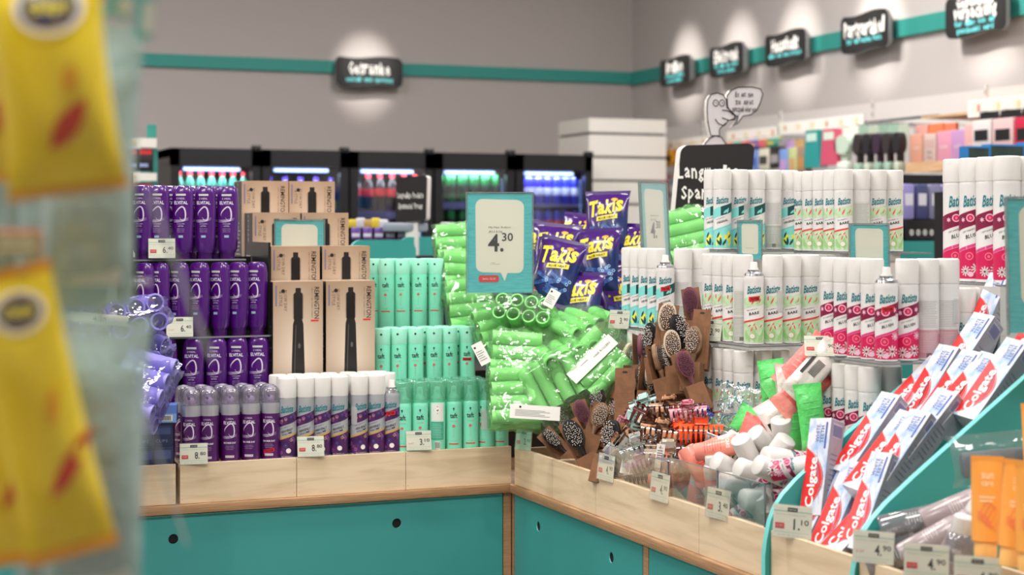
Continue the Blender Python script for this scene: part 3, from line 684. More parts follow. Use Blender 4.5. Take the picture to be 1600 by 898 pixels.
        o.band(A * .62, A * .9, z(.006), z(.054), c['a'], mp, 0, 4); o.band(-A * .9, -A * .62, z(.006), z(.054), c['g'] if kind == 'bare' else c['a'], mp, 0, 4)
        for i in range(8): o.band(-A * .1 + i * .0012, -A * .1 + .0006 + i * .0012, z(.008), z(.016), INK, m3, 0, 1)
    parts = []
    if tester:
        o.lathe([(R * .96, hb - .001), (R * .9, hb + .004), (R * .62, hb + .008), (R * .62, hb + .012)], SILVER, 24)
        m4 = cyl(Rm, .0011); o.band(-.011, .013, z(.1), z(.111), TST, m4, .12, 5); o.text('TESTER', .001, z(.1055), .019, P('tester_ink', (60, 8, 14), .6), cyl(Rm, .0014), h=.0055, bold=.03, sl=.12, res=1)
        parts.append(('body', o.mesh('body')))
        q = MB().lathe([(R * .45, hb + .010), (R * .46, hb + .014), (R * .36, hb + .018), (R * .34, hb + .028), (R * .28, hb + .030)], CAPW, 20)
        parts.append(('spray_nozzle', q.mesh('spray_nozzle')))
    else:
        parts.append(('body', o.mesh('body')))
        q = MB().lathe([(R, hb - .004), (R * 1.01, hb), (R * 1.01, H - .005), (R * .97, H - .0015), (R * .88, H)], CAPW, 28)
        parts.append(('cap', q.mesh('cap')))
    return parts
CAN = {}
for k in ('bare', 'original', 'blush', 'purple'):
    CAN[k] = shampoo_can(k); CAN[k + '_t'] = shampoo_can(k, tester=True); CAN[k + '_b'] = shampoo_can(k, back=True)
CAN['xxl'] = shampoo_can('blush', H=.262, R=.0275)
# ---- clear security label stuck beside some cans
STK = clear('sticker_clear', (240, 240, 240), .1, .45, (236, 236, 234), .4)
def sticker(R=R0, z0=.07, z1=.115, a0=20, a1=75):
    o = MB(); m = cyl(R, .0012); o.band(R * math.radians(a0), R * math.radians(a1), z0, z1, STK, m, 0, 5); return o.mesh('clear_sticker')

# ---- mint hairspray can and mint mousse can
MINT = P('mint_can', (128, 222, 190), .32, coat=.25); MINTL = P('mint_cap', (160, 230, 206), .35)
MCLR = clear('mint_clear_cap', (196, 240, 222), .06, .3, (150, 222, 196), .6)
GREY_ = P('print_grey', (90, 120, 110), .5)
def mint_print(o, R, z0, k=1.0, dots=True, tester=False):
    m = cyl(R, .0004); m2 = cyl(R, .0007)
    o.shape([(x, z + z0 + .062) for x, z in [(0, .0045), (.0018, .004), (.0024, .002), (.0016, 0), (.0007, -.0012), (.0008, -.004), (-.0008, -.004), (-.0007, -.0012), (-.0016, 0), (-.0024, .002), (-.0018, .004)]], INK, m)
    o.text('SCHWARZKOPF', 0, z0 + .0545, .016, GREY_, m, h=.0012, res=1)
    o.text('taft', 0, z0 + .0455, .0195, INK, m, h=.013, bold=.02, res=2)
    o.text('VOLUME', 0, z0 + .0305, .0185, pk((170, 110, 100)), m, h=.0024, res=1)
    o.shape(circ(0, z0 + .018, .0036, 14), RED, m); o.text('4', 0, z0 + .018, .002, pk((250, 240, 240)), m2, h=.003, res=1)
    for i in range(5): o.shape(circ(0, z0 + .0105 - i * .0052, .0009, 8), pk((190, 70, 70)), m)
    o.text('VOLUMEN', 0, z0 - .022, .015, pk((170, 110, 100)), m, h=.0016, res=1)
    o.band(-.013, .013, z0 - .0305, z0 - .0275, RED, m, 0, 6)
    if tester: o.band(-.0125, .0125, z0 + .0265, z0 + .0345, TST, m2, 0, 6); o.text('TESTER', 0, z0 + .0305, .021, P('tester_ink', (60, 8, 14), .6), cyl(R, .001), h=.005, bold=.03, res=1)
def mint_spray(tester=False):
    R = .0225; H = .205; o = MB().lathe([(R * .92, 0), (R, .002), (R, H - .045), (R * .98, H - .043)], MINT, 26)
    mint_print(o, R, .085, tester=tester)
    q = MB().lathe([(R, H - .044), (R * 1.01, H - .043), (R * 1.01, H - .004), (R * .96, H - .001), (R * .85, H)], MINTL, 26)
    q.shape(circ(0, H - .016, .003, 14), INK, cyl(R * 1.01, .0004))
    return [('body', o.mesh('body')), ('cap', q.mesh('cap'))]
def mint_mousse(kind='front'):
    R = .0218; H = .182; o = MB().lathe([(R * .92, 0), (R, .002), (R, .118), (R * .96, .126), (R * .8, .133), (R * .72, .135)], MINT, 26)
    if kind == 'back':
        mp = cyl(R, .0004); o.band(-.018, .018, .078, .126, pk((226, 228, 222)), mp, 0, 8)
        d = [(0, .0105), (.0105, 0), (0, -.0105), (-.0105, 0)]; d2 = [(0, .0082), (.0082, 0), (0, -.0082), (-.0082, 0)]
        o.shape([(x, z + .108) for x, z in d], RED, cyl(R, .0006)); o.shape([(x, z + .108) for x, z in d2], pk((240, 240, 236)), cyl(R, .0009))
        o.shape([(x - .0002, z + .107) for x, z in [(-.003, .001), (0, -.002), (.004, .001), (.002, .003), (0, .001)]], INK, cyl(R, .0012))
        o.band(-.018, .018, .03, .077, pk((70, 170, 140)), mp, 0, 8)
        for i in range(9): o.band(-.015, .013 - (i % 3) * .002, .035 + i * .0045, .0362 + i * .0045, pk((150, 214, 190)), cyl(R, .0006), 0, 5)
        o.band(-.007, .007, .006, .026, pk((230, 230, 226)), cyl(R, .0006), 0, 4)
        for i in range(9): o.band(-.006 + i * .0014, -.0053 + i * .0014, .008, .024, INK, cyl(R, .0008), 0, 1)
    else: mint_print(o, R, .046, tester=(kind == 'tester'))
    o2 = MB().lathe([(R * .7, .134), (R * .72, .137), (R * .5, .145), (R * .4, .15), (R * .3, .166), (R * .26, .168)], MINTL, 18)
    o2.box(-.004, .004, -R * .55, 0, .158, .168, MINTL)
    p = [('body', o.mesh('body')), ('pump_nozzle', o2.mesh('pump_nozzle'))]
    if kind != 'tester': p.append(('clear_cap', MB().lathe([(R * .98, .13), (R * .98, H - .004), (R * .9, H), (.001, H)], MCLR, 24, cap0=False).mesh('clear_cap')))
    return p
SPR, SPRT = mint_spray(), mint_spray(True)
MOU = {k: mint_mousse(k) for k in ('front', 'back', 'tester')}

# ---- purple hair mousse can and purple bottle
PUR = P('purple_can', (74, 14, 92), .28, coat=.35); PURB = P('purple_bottle', (72, 12, 108), .22, coat=.5); PURD = P('purple_cap', (66, 12, 92), .3)
SHD = P('silver_shoulder', (190, 190, 198), .3, .6); RIB = P('pearl_ribbon', (222, 206, 228), .35)
DOME = clear('clear_dome', (236, 232, 240), .05, .12, (220, 214, 226), .9)
def ribbon(o, mp, s=1.0, cz=0.0, m=RIB):
    pts = []
    for i in range(23):
        t = i / 22; a = -2.3 + t * 6.0
        pts.append((s * (.0085 * math.cos(a) + .003 - .006 * t), cz + s * (.0125 * math.sin(a) + .003 * math.sin(a * 2))))
    o.stroke(pts, .0026 * s, m, mp, True)
    for k in range(3): o.stroke([(s * (-.017 + .0023 * j), cz + s * (-.0095 - .0018 * k - .0022 * math.sin(j / 14 * PI) + .0008 * (j - 7) * .4)) for j in range(15)], .0008 * s, m, mp, True)
def hair_mousse(tester=False):
    R = .0235; H = .185; o = MB().lathe([(R * .92, 0), (R, .002, SILVER), (R, .003, SILVER), (R, .118, PUR), (R, .138, SHD), (R * .94, .146, SHD)], PUR, 26)
    m = cyl(R, .0004)
    o.text('L\u2019OREAL', 0, .109, .019, RIB, m, h=.0042, res=1); o.text('ELVITAL', 0, .099, .032, pk((240, 236, 244)), m, h=.0078, bold=.015, res=2)
    ribbon(o, m, 1.25, .08)
    o.text('BIG HAIR DAY', 0, .049, .032, pk((240, 236, 244)), m, h=.0046, bold=.02, res=1)
    for i, w in enumerate((.02, .024, .018)): o.text('mousse volume', 0, .041 - i * .004, w, RIB, m, h=.0016, res=1)
    o.band(-.011, .011, .012, .0175, pk((214, 206, 220)), m, 0, 5); o.text('72H VOLUME', 0, .0148, .018, PURD, cyl(R, .0007), h=.0024, res=1)
    if tester:
        o.band(-.014, .014, .0195, .029, TST, cyl(R, .0008), .2, 6); o.text('TESTER', 0, .0242, .024, P('tester_ink', (60, 8, 14), .6), cyl(R, .0011), h=.0062, bold=.03, sl=.2, res=1)
    n = MB().lathe([(.009, .144), (.009, .158), (.006, .162)], P('lilac_nozzle', (150, 130, 170), .4), 14); n.shape(circ(0, .163, .0036), PURD, cyl(R, -.001))
    d = MB().lathe([(R * .97, .145), (R * .98, .166), (R * .9, .178), (R * .6, .185), (.001, .187)], DOME, 24, cap0=False)
    return [('body', o.mesh('body')), ('nozzle', n.mesh('nozzle')), ('clear_cap', d.mesh('clear_cap'))]
HM, HMT = hair_mousse(), hair_mousse(True)
def shampoo_bottle():
    a, b, p = .0285, .0185, 2.5; o = MB()
    o.loft([(.0, a * .62, b * .8, PURD), (.016, a * .64, b * .82, PURD), (.018, a * .7, b * .88), (.026, a * .86, b * .95), (.06, a * .95, b), (.13, a, b), (.165, a * .98, b), (.182, a * .9, b * .92), (.19, a * .74, b * .72), (.1925, a * .4, b * .4)], PURB, 30, p)
    def mp(x, z): return (x, -(b * max(0.0, 1 - abs(x / a) ** p) ** (1 / p)) - .0006, z)
    o.text('L\u2019OREAL', 0, .158, .022, RIB, mp, h=.005, res=1); o.band(-.013, .013, .165, .170, pk((196, 200, 190)), mp, 0, 4)
    o.text('ELVITAL', 0, .147, .036, pk((236, 230, 242)), mp, h=.0085, bold=.015, res=1)
    ribbon(o, mp, 1.35, .118); o.text('COLLAGEN', 0, .092, .02, RIB, mp, h=.003, res=1); o.text('LIFTER', 0, .086, .015, RIB, mp, h=.003, res=1)
    for i in range(3): o.text('shampoo volume', 0, .079 - i * .004, .02, RIB, mp, h=.0018, res=1)
    o.band(-.006, .006, .056, .062, pk((150, 180, 200)), mp, 0, 3)
    return [('bottle_body', o.mesh('bottle_body'))]
BOT = shampoo_bottle()

# ---- tan styler box
def styler_box():
    W_, D_, H_ = .134, .115, .335; m = P('tan_print', (176, 150, 126), .45); nt = m.node_tree; b = nt.nodes['Principled BSDF']
    if not nt.nodes.get('Gradient Texture'):   # printed pale disc in the middle of the artwork
        tc = nt.nodes.new('ShaderNodeTexCoord'); mp_ = nt.nodes.new('ShaderNodeMapping'); mp_.vector_type = 'POINT'
        mp_.inputs['Location'].default_value = (0, 0, -.1 * 8); mp_.inputs['Scale'].default_value = (10, 0, 5)
        mp_.inputs['Location'].default_value = (0, 0, -.14 * 5)
        g = nt.nodes.new('ShaderNodeTexGradient'); g.gradient_type = 'SPHERICAL'; r = nt.nodes.new('ShaderNodeValToRGB')
        r.color_ramp.elements[0].color = rgb((170, 142, 116)); r.color_ramp.elements[1].color = rgb((214, 196, 176)); r.color_ramp.elements[1].position = .8
        nt.links.new(tc.outputs['Object'], mp_.inputs[0]); nt.links.new(mp_.outputs[0], g.inputs[0]); nt.links.new(g.outputs[0], r.inputs[0]); nt.links.new(r.outputs[0], b.inputs['Base Color'])
    o = MB(); sd = P('box_side_dark', (34, 30, 34), .4)
    w = W_ / 2; o.box(-w, w, 0, D_, 0, H_, P('tan_box', (180, 154, 130), .45)); o.box(-w + .0002, w - .0002, -.0003, 0, .0002, H_ - .0002, m)
    o.box(-w - .0004, -w, .002, D_ - .002, .002, H_ - .002, sd)
    f = flat(-.0006); f2 = flat(-.0009); bk = P('styler_black', (34, 31, 31), .35); gl = P('styler_grey', (96, 92, 90), .35)
    o.shape([(-.012, .235), (.012, .235), (.012, .303), (.007, .306), (.007, .318), (-.007, .318), (-.007, .306), (-.012, .303)], bk, f)
    for i in range(16): o.band(-.0145, .0145, .238 + i * .004, .2392 + i * .004, bk, f, 0, 1)
    o.shape([(-.01, .236), (.01, .236), (.014, .222), (.017, .12), (.019, .03), (-.019, .03), (-.017, .12), (-.014, .222)], bk, f)
    o.shape(circ(.003, .165, .0035, 12, .007), gl, f2); o.stroke([(-.006, .22), (-.009, .12), (-.01, .05)], .0016, gl, f2)
    def side(x, z): return (-w - .0007, D_ / 2 - x, z)
    o.text('REMINGTON', .05, .278, .084, INK, f, h=.013, rot=-90, bold=.005); o.text('NEW YORK THIRD STREET', .0375, .278, .08, pk((120, 96, 78)), f, h=.0032, rot=-90, res=1)
    o.text('BLOW DRY', -.034, .285, .056, pk((110, 92, 80)), f, h=.0085, rot=-90, res=1); o.text('& STYLE', -.047, .290, .04, pk((110, 92, 80)), f, h=.0085, rot=-90, res=1)
    o.shape(circ(-.0405, .31, .005), INK, f2); o.band(.034, .055, .229, .2335, RED, f, 0, 1)
    o.band(-w + .006, -w + .01, .27, .325, pk((120, 110, 140)), f, 0, 1)
    o.shape([(-.055, .042), (-.025, .042), (-.025, .047), (-.04, .048), (-.055, .046)], bk, f)
    o.band(-.02, .045, .242 - .24 + .012, .018, pk((150, 130, 112)), f, 0, 1)
    o.text('STYLER', 0, .29, .08, pk((190, 186, 200)), side, h=.012, rot=-90, res=1)
    for i in range(14): o.add([side(-.03, .07 + i * .011), side(.02 + (i % 3) * .01, .07 + i * .011), side(.02 + (i % 3) * .01, .0735 + i * .011), side(-.03, .0735 + i * .011)], [(0, 1, 2, 3)], pk((150, 146, 160)))
    return o.mesh('styler_box')
BOX = styler_box()

# ---- toothpaste box
TPW = P('toothpaste_white', (222, 224, 232), .3, noise=((158, 188, 226), 26, (1, 1, 1), .48, .62), coat=.3)
TPG = P('toothpaste_silver', (176, 172, 182), .3, .1, noise=((104, 96, 108), 8, (1, 1, .4), .4, .7)); TPB = P('toothpaste_blue', (60, 84, 160), .4)
TPR = P('toothpaste_red', (222, 36, 34), .35, coat=.3)
def paste_box():
    L, w, d = .19, .026, .042; o = MB()   # long axis z, face -y of width 2w, side +x
    o.box(-w, w, 0, d, 0, L, TPW); f = flat(-.0003); f2 = flat(-.0006)
    # red lens with white name
    up = []; 
    for i in range(15):
        t = i / 14; up.append((-w + .003 + .042 * math.sin(PI * t) ** .75, .006 + t * .124))
    pts = [(-w + .0004, .002)] + up + [(-w + .0004, .134)]
    o.shape(pts, TPR, f)
    o.stroke([(x + .002, z) for x, z in up], .0022, P('red_dark', (168, 20, 24), .4), f, True)
    o.text('Colgate', -.003, .064, .098, pk((250, 250, 250)), f2, h=.0245, rot=90, bold=.02)
    o.text('WHITE', -.0025, .160, .034, TPB, f2, h=.0085, rot=90, res=1); o.text('TEETH', .0085, .158, .034, TPB, f2, h=.0085, rot=90, res=1)
    o.band(.0155, .0195, .130, .182, TPB, f2, 0, 1)
    o.stroke([(.018, .02), (.012, .06), (.004, .1), (.0, .13)], .003, pk((150, 180, 224)), f, True)
    def sd(x, z): return (w + .0004, d / 2 + x, z)
    def sd2(x, z): return (w + .0008, d / 2 + x, z)
    a = d / 2 - .0006
    o.add([sd(-a, .001), sd(a, .001), sd(a, L - .001), sd(-a, L - .001)], [(0, 1, 2, 3)], TPG)
    o.add([sd2(-a * .7, L - .036), sd2(a * .7, L - .036), sd2(a * .7, L - .008), sd2(-a * .7, L - .008)], [(0, 1, 2, 3)], pk((178, 178, 196)))
    for i in range(12): x = -a * .62 + i * a * 1.24 / 11; o.add([sd(x, 0), sd(x + .0011, 0), sd(x + .0011, 1), sd(x, 1)][:0] or [(w + .0012, d / 2 + x, L - .034), (w + .0012, d / 2 + x + .0012, L - .034), (w + .0012, d / 2 + x + .0012, L - .011), (w + .0012, d / 2 + x, L - .011)], [(0, 1, 2, 3)], pk((84, 74, 130)))
    for i in range(8): z = .05 + i * .01; o.add([sd2(-a * .6, z), sd2(a * (.5 - .1 * (i % 3)), z), sd2(a * (.5 - .1 * (i % 3)), z + .0024), sd2(-a * .6, z + .0024)], [(0, 1, 2, 3)], pk((120, 116, 130)))
    o.box(-w + .001, w - .001, .001, d - .001, L, L + .0005, TPW); o.box(-w * .6, w * .6, .004, .016, L + .0005, L + .001, TPR)
    return o.mesh('toothpaste_box')
TPX = paste_box()

# ---- crisp bag (pillow pouch)
def pouch(W_, H_, thick, seed, mat_fn, crimp=.06, nx=20, nz=28, wr=.004, clear_=False):
    """a puffed pouch: returns builder and the front surface map; mat_fn(x, z) chooses the print colour"""
    rr = random.Random(seed); ph = [(rr.uniform(14, 70), rr.uniform(14, 70), rr.uniform(0, 6)) for _ in range(5)]
    def th(x, z):
        ax = abs(2 * x / W_); az = abs(2 * z / H_ - 1) if H_ else 0
        e = max(0.0, 1 - min(ax, 1) ** 2.6) ** .6; v = max(0.0, 1 - (min(az / (1 - crimp * 2), 1)) ** 3) ** .7
        t = thick / 2 * e * v
        t += wr * e * (.25 + v * .75) * sum(math.sin(a * x * 2 + b * z + c) for a, b, c in ph) / 3 * (1 if v > 0 else .3)
        return max(t, .0006)
    def edge(z):
        v = abs(2 * z / H_ - 1); return 1 - .10 * max(0.0, 1 - v ** 3) 
    def fr(x, z): return (x * edge(z), -th(x, z) - .0006, z)
    o = MB(); P0 = {}
    for side in (1, -1):
        vs = []
        for j in range(nz + 1):
            for i in range(nx + 1):
                x = (i / nx - .5) * W_; z = j / nz * H_; vs.append((x * edge(z), -side * th(x, z), z))
        for j in range(nz):
            for i in range(nx):
                x = ((i + .5) / nx - .5) * W_; z = (j + .5) / nz * H_; m = mat_fn(x, z, side)
                a = j * (nx + 1) + i; q = (a, a + 1, a + nx + 2, a + nx + 1); P0.setdefault((side, m.name), (m, []))[1].append(q)
        for (sd_, _), (m, fs) in list(P0.items()):
            if sd_ == side:
                used = sorted({i for f in fs for i in f}); mpx = {u: k for k, u in enumerate(used)}
                o.add([vs[u] for u in used], [tuple(mpx[i] for i in f) for f in fs], m)
    return o, fr
CP = P('crisp_purple', (60, 18, 104), .25, coat=.4); CBL = P('crisp_navy', (24, 40, 96), .25, coat=.4); CYL = P('crisp_yellow', (238, 218, 60), .35); CLB = P('crisp_blue_roll', (74, 120, 186), .35, noise=((36, 60, 130), 90, (1, 1, 1), .35, .6)); CINT = P('crisp_foil', (190, 190, 200), .3, .7)
def crisp_bag(seed):
    W_, H_ = .150, .215
    def mf(x, z, s):
        if z < .012 or z > H_ - .014: return CP
        return CP if z > H_ * .52 + x * .5 * (1 if s > 0 else -1) else CBL
    o, fr = pouch(W_, H_, .055, seed, mf, nx=26, nz=36)
    fo = lambda x, z: (lambda p: (p[0], p[1] - .0012, p[2]))(fr(x, z)); f2 = lambda x, z: (lambda p: (p[0], p[1] - .0022, p[2]))(fr(x, z))
    # name in jagged slanted letters
    x = -.061
    for c, wd, hh in (('T', .034, .056), ('a', .026, .036), ('k', .029, .05), ('i', .012, .046), ('s', .026, .04)):
        o.text(c, x + wd / 2, .134 + hh * .4 + (x + .02) * .18, wd, CYL, fo, h=hh, shear=.15, bold=.035, rot=4); x += wd * .93
    o.shape(circ(.028, .181, .012, 12, .006), P('crisp_orange', (236, 150, 50), .4), fo)
    o.band(-.032, .042, .111, .126, CYL, fo, .14, 12)
    o.text('BLUE HEAT', .005, .1187, .06, P('crisp_print_dark', (40, 60, 30), .4), f2, h=.0075, bold=.03, sl=.14, res=1)
    rr = random.Random(seed)
    for i in range(11):
        a = rr.uniform(-.5, .6); cx_, cz_ = rr.uniform(-.04, .045), rr.uniform(.035, .09); L = rr.uniform(.035, .05)
        pts = [(cx_ + (t - .5) * L * math.cos(a), cz_ + (t - .5) * L * math.sin(a)) for t in (0, .2, .4, .6, .8, 1)]
        o.stroke(pts, .011, CLB, fo); o.ring(pts[-1][0], pts[-1][1], .0028, .0052, P('crisp_pale_blue', (150, 190, 226), .35), f2, 10)
    o.shape(circ(-.05, .03, .005, 8, .012), RED, f2)
    return o.mesh('crisp_bag')
CRISP = [crisp_bag(s) for s in (1, 2, 3)]

# ---- bag of foam-green hair rollers
RG = P('roller_green', (146, 222, 134), .5, bump=(500, .1), noise=((118, 206, 108), 8, (1, 1, 1), .4, .7)); RL = P('roller_lilac', (158, 150, 224), .5, bump=(500, .1), noise=((134, 126, 206), 8, (1, 1, 1), .4, .7))
BAGG = clear('bag_film_green', (242, 252, 242), .08, .08, (200, 240, 190), .42, bump=(26, .7)); BAGL = clear('bag_film_lilac', (242, 240, 252), .08, .05, (180, 180, 230), .55, bump=(26, .7))
def roller_mesh(m, L, r):
    o = MB(); n = 18
    ribs = []
    k = 12
    for i in range(k + 1): ribs += [(r * (.97 if i % 2 else 1.0), -L / 2 + L * i / k)]
    o.lathe(ribs, m, n, cap0=False, cap1=False); o.lathe([(r * .8, -L / 2), (r * .8, L / 2)], m, n, cap0=False, cap1=False)
    for z in (-L / 2, L / 2): o.lathe([(r * .8, z), (r * 1.0, z + .0001)], m, n, cap0=False, cap1=False)
    return o.mesh('roller')
RM = {('g', .0165): roller_mesh(RG, .115, .0165), ('l', .0165): roller_mesh(RL, .115, .0215)}
def film(W_, H_, T_, m, seed):
    """loose clear bag round a block of rollers, gathered at one end (local z)"""
    rr = random.Random(seed); o = MB(); n = 26; secs = []
    ph = [rr.uniform(0, 6) for _ in range(6)]; vs = []; rows = 18
    for j in range(rows + 1):
        t = j / rows; z = -H_ / 2 + t * H_ * 1.35
        body = 1 if t < .70 else max(.02, 1 - ((t - .70) / .30) ** 1.3 * .98)
        end = .55 + .45 * min(1, t / .12) if t < .12 else 1
        for i in range(n):
            a = 2 * PI * i / n; c, s_ = math.cos(a), math.sin(a)
            w = W_ / 2 * (.93 + .07 * end) * (1 - .1 * (1 - body)); d = T_ / 2 * body * end
            k = 1 + .05 * math.sin(3 * a + ph[0] + t * 9) + .05 * math.sin(7 * a + ph[1] - t * 14) + .03 * math.sin(11 * a + ph[2] + t * 31)
            vs.append((w * k * math.copysign(abs(c) ** .6, c), d * k * math.copysign(abs(s_) ** .6, s_), z + .004 * math.sin(5 * a + ph[3])))
    fs = [(j * n + i, j * n + (i + 1) % n, (j + 1) * n + (i + 1) % n, (j + 1) * n + i) for j in range(rows) for i in range(n)] + [tuple(range(n))[::-1]]
    o.add(vs, fs, m); return o.mesh('clear_bag')
FILM = {('g', s): film(.152, .128, .078, BAGG, s) for s in range(4)}
FILM.update({('l', s): film(.19, .13, .098, BAGL, s) for s in range(2)})
def roller_pack(col, lb, M, seed, card=True, grp='bagged hair rollers'):
    r = put('roller_pack', [], lb, 'hair rollers', M, grp); sc = 1.0 if col == 'g' else 1.3
    rr = random.Random(seed)
    for j in range(2):
        for i in range(4):
            c = mk('roller', RM[(col, .0165)], parent=r)
            c.matrix_local = T((-.0525 + i * .035) * sc, (-.0175 + j * .035) * sc, rr.uniform(-.003, .003), rx=rr.uniform(-1.5, 1.5), ry=rr.uniform(-1.5, 1.5))
    mk('clear_bag', FILM[(col, seed % (4 if col == 'g' else 2))], parent=r)
    if card:
        q = MB(); k = sc; q.box(-.018, .018, -.0412 * k, -.0402 * k, -.066, .066, PAPER)
        f = flat(-.0416 * k)
        for i in range(10): q.band(-.008, -.006 + i * .0001, -.03 + i * .0022, -.0288 + i * .0022, INK, f, 0, 1)
        q.text('HAIR ROLLERS', 0, .03, .05, INK, f, h=.006, rot=90, res=1)
        mk('header_card', q.mesh('header_card'), parent=r)
    return r

# ---- price tag in a clear holder
TH_ = P('tag_header_green', (120, 190, 170), .6)
def price_tag(price, M, label, s=1.0, red=True, kind=0):
    w, h = .066 * s, .05 * s; e, c = price.split('.')
    r = put('price_tag', [], label, 'price tag', M, 'shelf price tags')
    o = MB().box(-w / 2, w / 2, -.0006, .0006, 0, h, CREAM); f = flat(-.0009)
    o.band(-w / 2, w / 2, h * .80, h * .82, TH_, f, 0, 1); o.rbox(-w * .13, w * .13, -.0012, -.0006, h * .80, h * .93, .0004, INK); o.text('AROMA', 0, h * .865, w * .2, CREAM, flat(-.0014), h=h * .045, res=1)
    o.text('Haarpflege und Styling Artikel', -w * .04, h * .70, w * .78, pk((120, 150, 140)), f, h=h * .035, res=1)
    if red: o.rbox(-w * .44, -w * .2, -.0012, -.0006, h * .26, h * .44, .0004, RED); o.text('SO GUT', -w * .32, h * .35, w * .16, CREAM, flat(-.0014), h=h * .06, res=1)
    else: o.text('SO GUT', -w * .32, h * .35, w * .2, RED, f, h=h * .08, res=1)
    o.text(e + '.', w * .12, h * .42, w * .17, INK, f, h=h * .34, bold=.015); o.text(c, w * .33, h * .50, w * .2, INK, f, h=h * .17, bold=.012)
    o.band(-w * .46, w * .46, h * .155, h * .165, TH_, f, 0, 1); o.text('Stk.  Art. 1047 . Preis inkl. MwSt', 0, h * .07, w * .7, pk((150, 150, 140)), f, h=h * .03, res=1)
    mk('card', o.mesh('card'), parent=r)
    mk('clear_holder', MB().box(-w / 2 - .0015, w / 2 + .0015, -.0022, -.0018, -.002, h + .002, ACR).box(-w / 2, w / 2, .001, .0018, -.002, h + .002, ACR).mesh('clear_holder'), parent=r)
    return r
# ---- price board with hand-painted teal frame
def price_board(w, h, M, label, price=None, title=('My Hair Rollers', 'Ø3.0 8 Stk.'), tail=True, grp='teal framed price boards'):
    r = put('price_board', [], label, 'price sign', M, grp)
    o = MB().box(-w / 2, w / 2, 0, .002, 0, h, TEALS); f = flat(-.0004); f2 = flat(-.0008)
    rr = random.Random(5); bz = h * .16 if tail else h * .1
    pts = [(x * (1 + .012 * math.sin(z / h * 17)), z + h * .006 * math.sin(x / w * 15)) for x, z in rrect(-w * .37, w * .37, bz + h * .04, h * .94, w * .11, 7)]
    o.shape(pts, CREAM, f)
    if tail: o.add([f2(-w * .0, bz + h * .06), f2(w * .13, bz + h * .06), f2(w * .075, bz - h * .045)], [(0, 1, 2)], CREAM)
    if price:
        e, c = price.split('.')
        for i, t in enumerate(title): o.text(t, -w * (.0 if i == 0 else .06), h * (.655 - .042 * i), w * (.34 if i == 0 else .22), INK, f2, h=h * .024, res=1)
        o.text(e + '.', -w * .06, h * .50, w * .24, INK, f2, h=h * .18, bold=.02); o.text(c, w * .12, h * .56, w * .17, INK, f2, h=h * .085, bold=.015)
        o.text('Artikel', -w * .1, h * .30, w * .06, INK, f2, h=h * .008, res=1); o.band(-w * .15, w * .0, h * .285, h * .287, INK, f2, 0, 1)
        o.shape([(x - w * .17, z) for x, z in rrect(-w * .155, w * .155, h * .105, h * .175, w * .03, 4)], RED, f2); o.text('Swiss Gold', -w * .17, h * .14, w * .2, CREAM, flat(-.0012), h=h * .022, res=1)
    else: o.text(title[0], 0, h * .3, w * .36, INK, f2, h=h * .02, res=1)
    mk('printed_card', o.mesh('printed_card'), parent=r)
    mk('acrylic_stand', MB().box(-w / 2 - .004, w / 2 + .004, -.0035, -.0015, -.004, h + .004, ACR).box(-w / 2 - .004, w / 2 + .004, .0035, .0055, -.004, h + .004, ACR).box(-w / 2 - .004, -w / 2 - .001, -.0036, .0056, -.004, h + .004, clear('acrylic_rim', (190, 205, 205), .05, .3, (170, 190, 190), .7)).box(w / 2 + .001, w / 2 + .004, -.0036, .0056, -.004, h + .004, MATS['acrylic_rim']).box(-w / 2, w / 2, -.0036, .0056, h + .001, h + .004, MATS['acrylic_rim']).box(-w / 2 - .004, w / 2 + .004, -.02, .05, -.007, -.004, ACR).mesh('acrylic_stand'), parent=r)
    return r

# =================================================================== LEFT RUN
Z2, Z3, Z4 = 1.02, 1.217, 1.417
rk = put('tiered_riser', [], 'black tiered riser behind the cans on the counter by the wall of purple bottles', 'display riser', T(0, 0, 0))
x0b = onw(215, 600, .26).x
b = MB().box(x0b, -.012, .20, .78, SLAB + .001, Z2 - .004, BLACK).box(onw(582, 500, .44).x - .03, -.012, .41, .8, Z2 - .004, Z3 - .0125, BLACK)
mk('step', b.mesh('step'), parent=rk)
def seqrow(pxs, py, w, z): return [onw(px, py, w) for px in pxs]
def label_row(what, k, n, row, ref): return '%s, %s in the %s from %s' % (what, ORD[k], row, ref)
rnd = random.Random(11)
# purple hair mousse: 5 across, 3 deep
px5 = [299, 327, 360, 392, 423]
for d in range(3):
    for k in range(5):
        u = onw(px5[k], 715, .038).x + (.006 if d % 2 else 0); tst = (k == 4 and d == 0)
        rowd = ['front row', 'middle row', 'back row'][d]
        put('hair_mousse', HMT if tst else HM, 'purple hair mousse can with red tester sticker beside white-capped cans' if tst else 'purple hair mousse can with clear dome, %s, %s counting from the blue boxes' % (rowd, ORD[k]), 'hair mousse',
            T(u, .038 + d * .0495, TOPZ - .005, FACE + rnd.uniform(-12, 10)), 'purple mousse cans on the counter edge')
# purple dry shampoo with white caps: 7 across, 3 deep
px7 = [449, 477, 503, 530, 561, 588, 612]
for d in range(3):
    for k in range(7):
        u = onw(px7[k], 705, .036).x + (.008 if d % 2 else 0); tst = (k == 6 and d == 0); rowd = ['front row', 'middle row', 'back row'][d]
        if d and k == 6: u -= .006
        parts = CAN['purple_t'] if tst else CAN['purple']
        if d == 0 and k == 4: parts = parts + [('clear_sticker', sticker(z0=.08, z1=.125, a0=-70, a1=-28))]
        put('dry_shampoo_can', parts, 'plum patterned dry shampoo tester can with bare white nozzle and red sticker' if tst else 'plum patterned white-capped dry shampoo can, %s, %s from the purple mousse' % (rowd, ORD[k]), 'dry shampoo',
            T(u, .036 + d * .049, TOPZ - .005, FACE + [8, 6, 4, 2, 24, -4, -2][k] * (1 if d == 0 else -1)), 'plum dry shampoo cans on the counter edge')
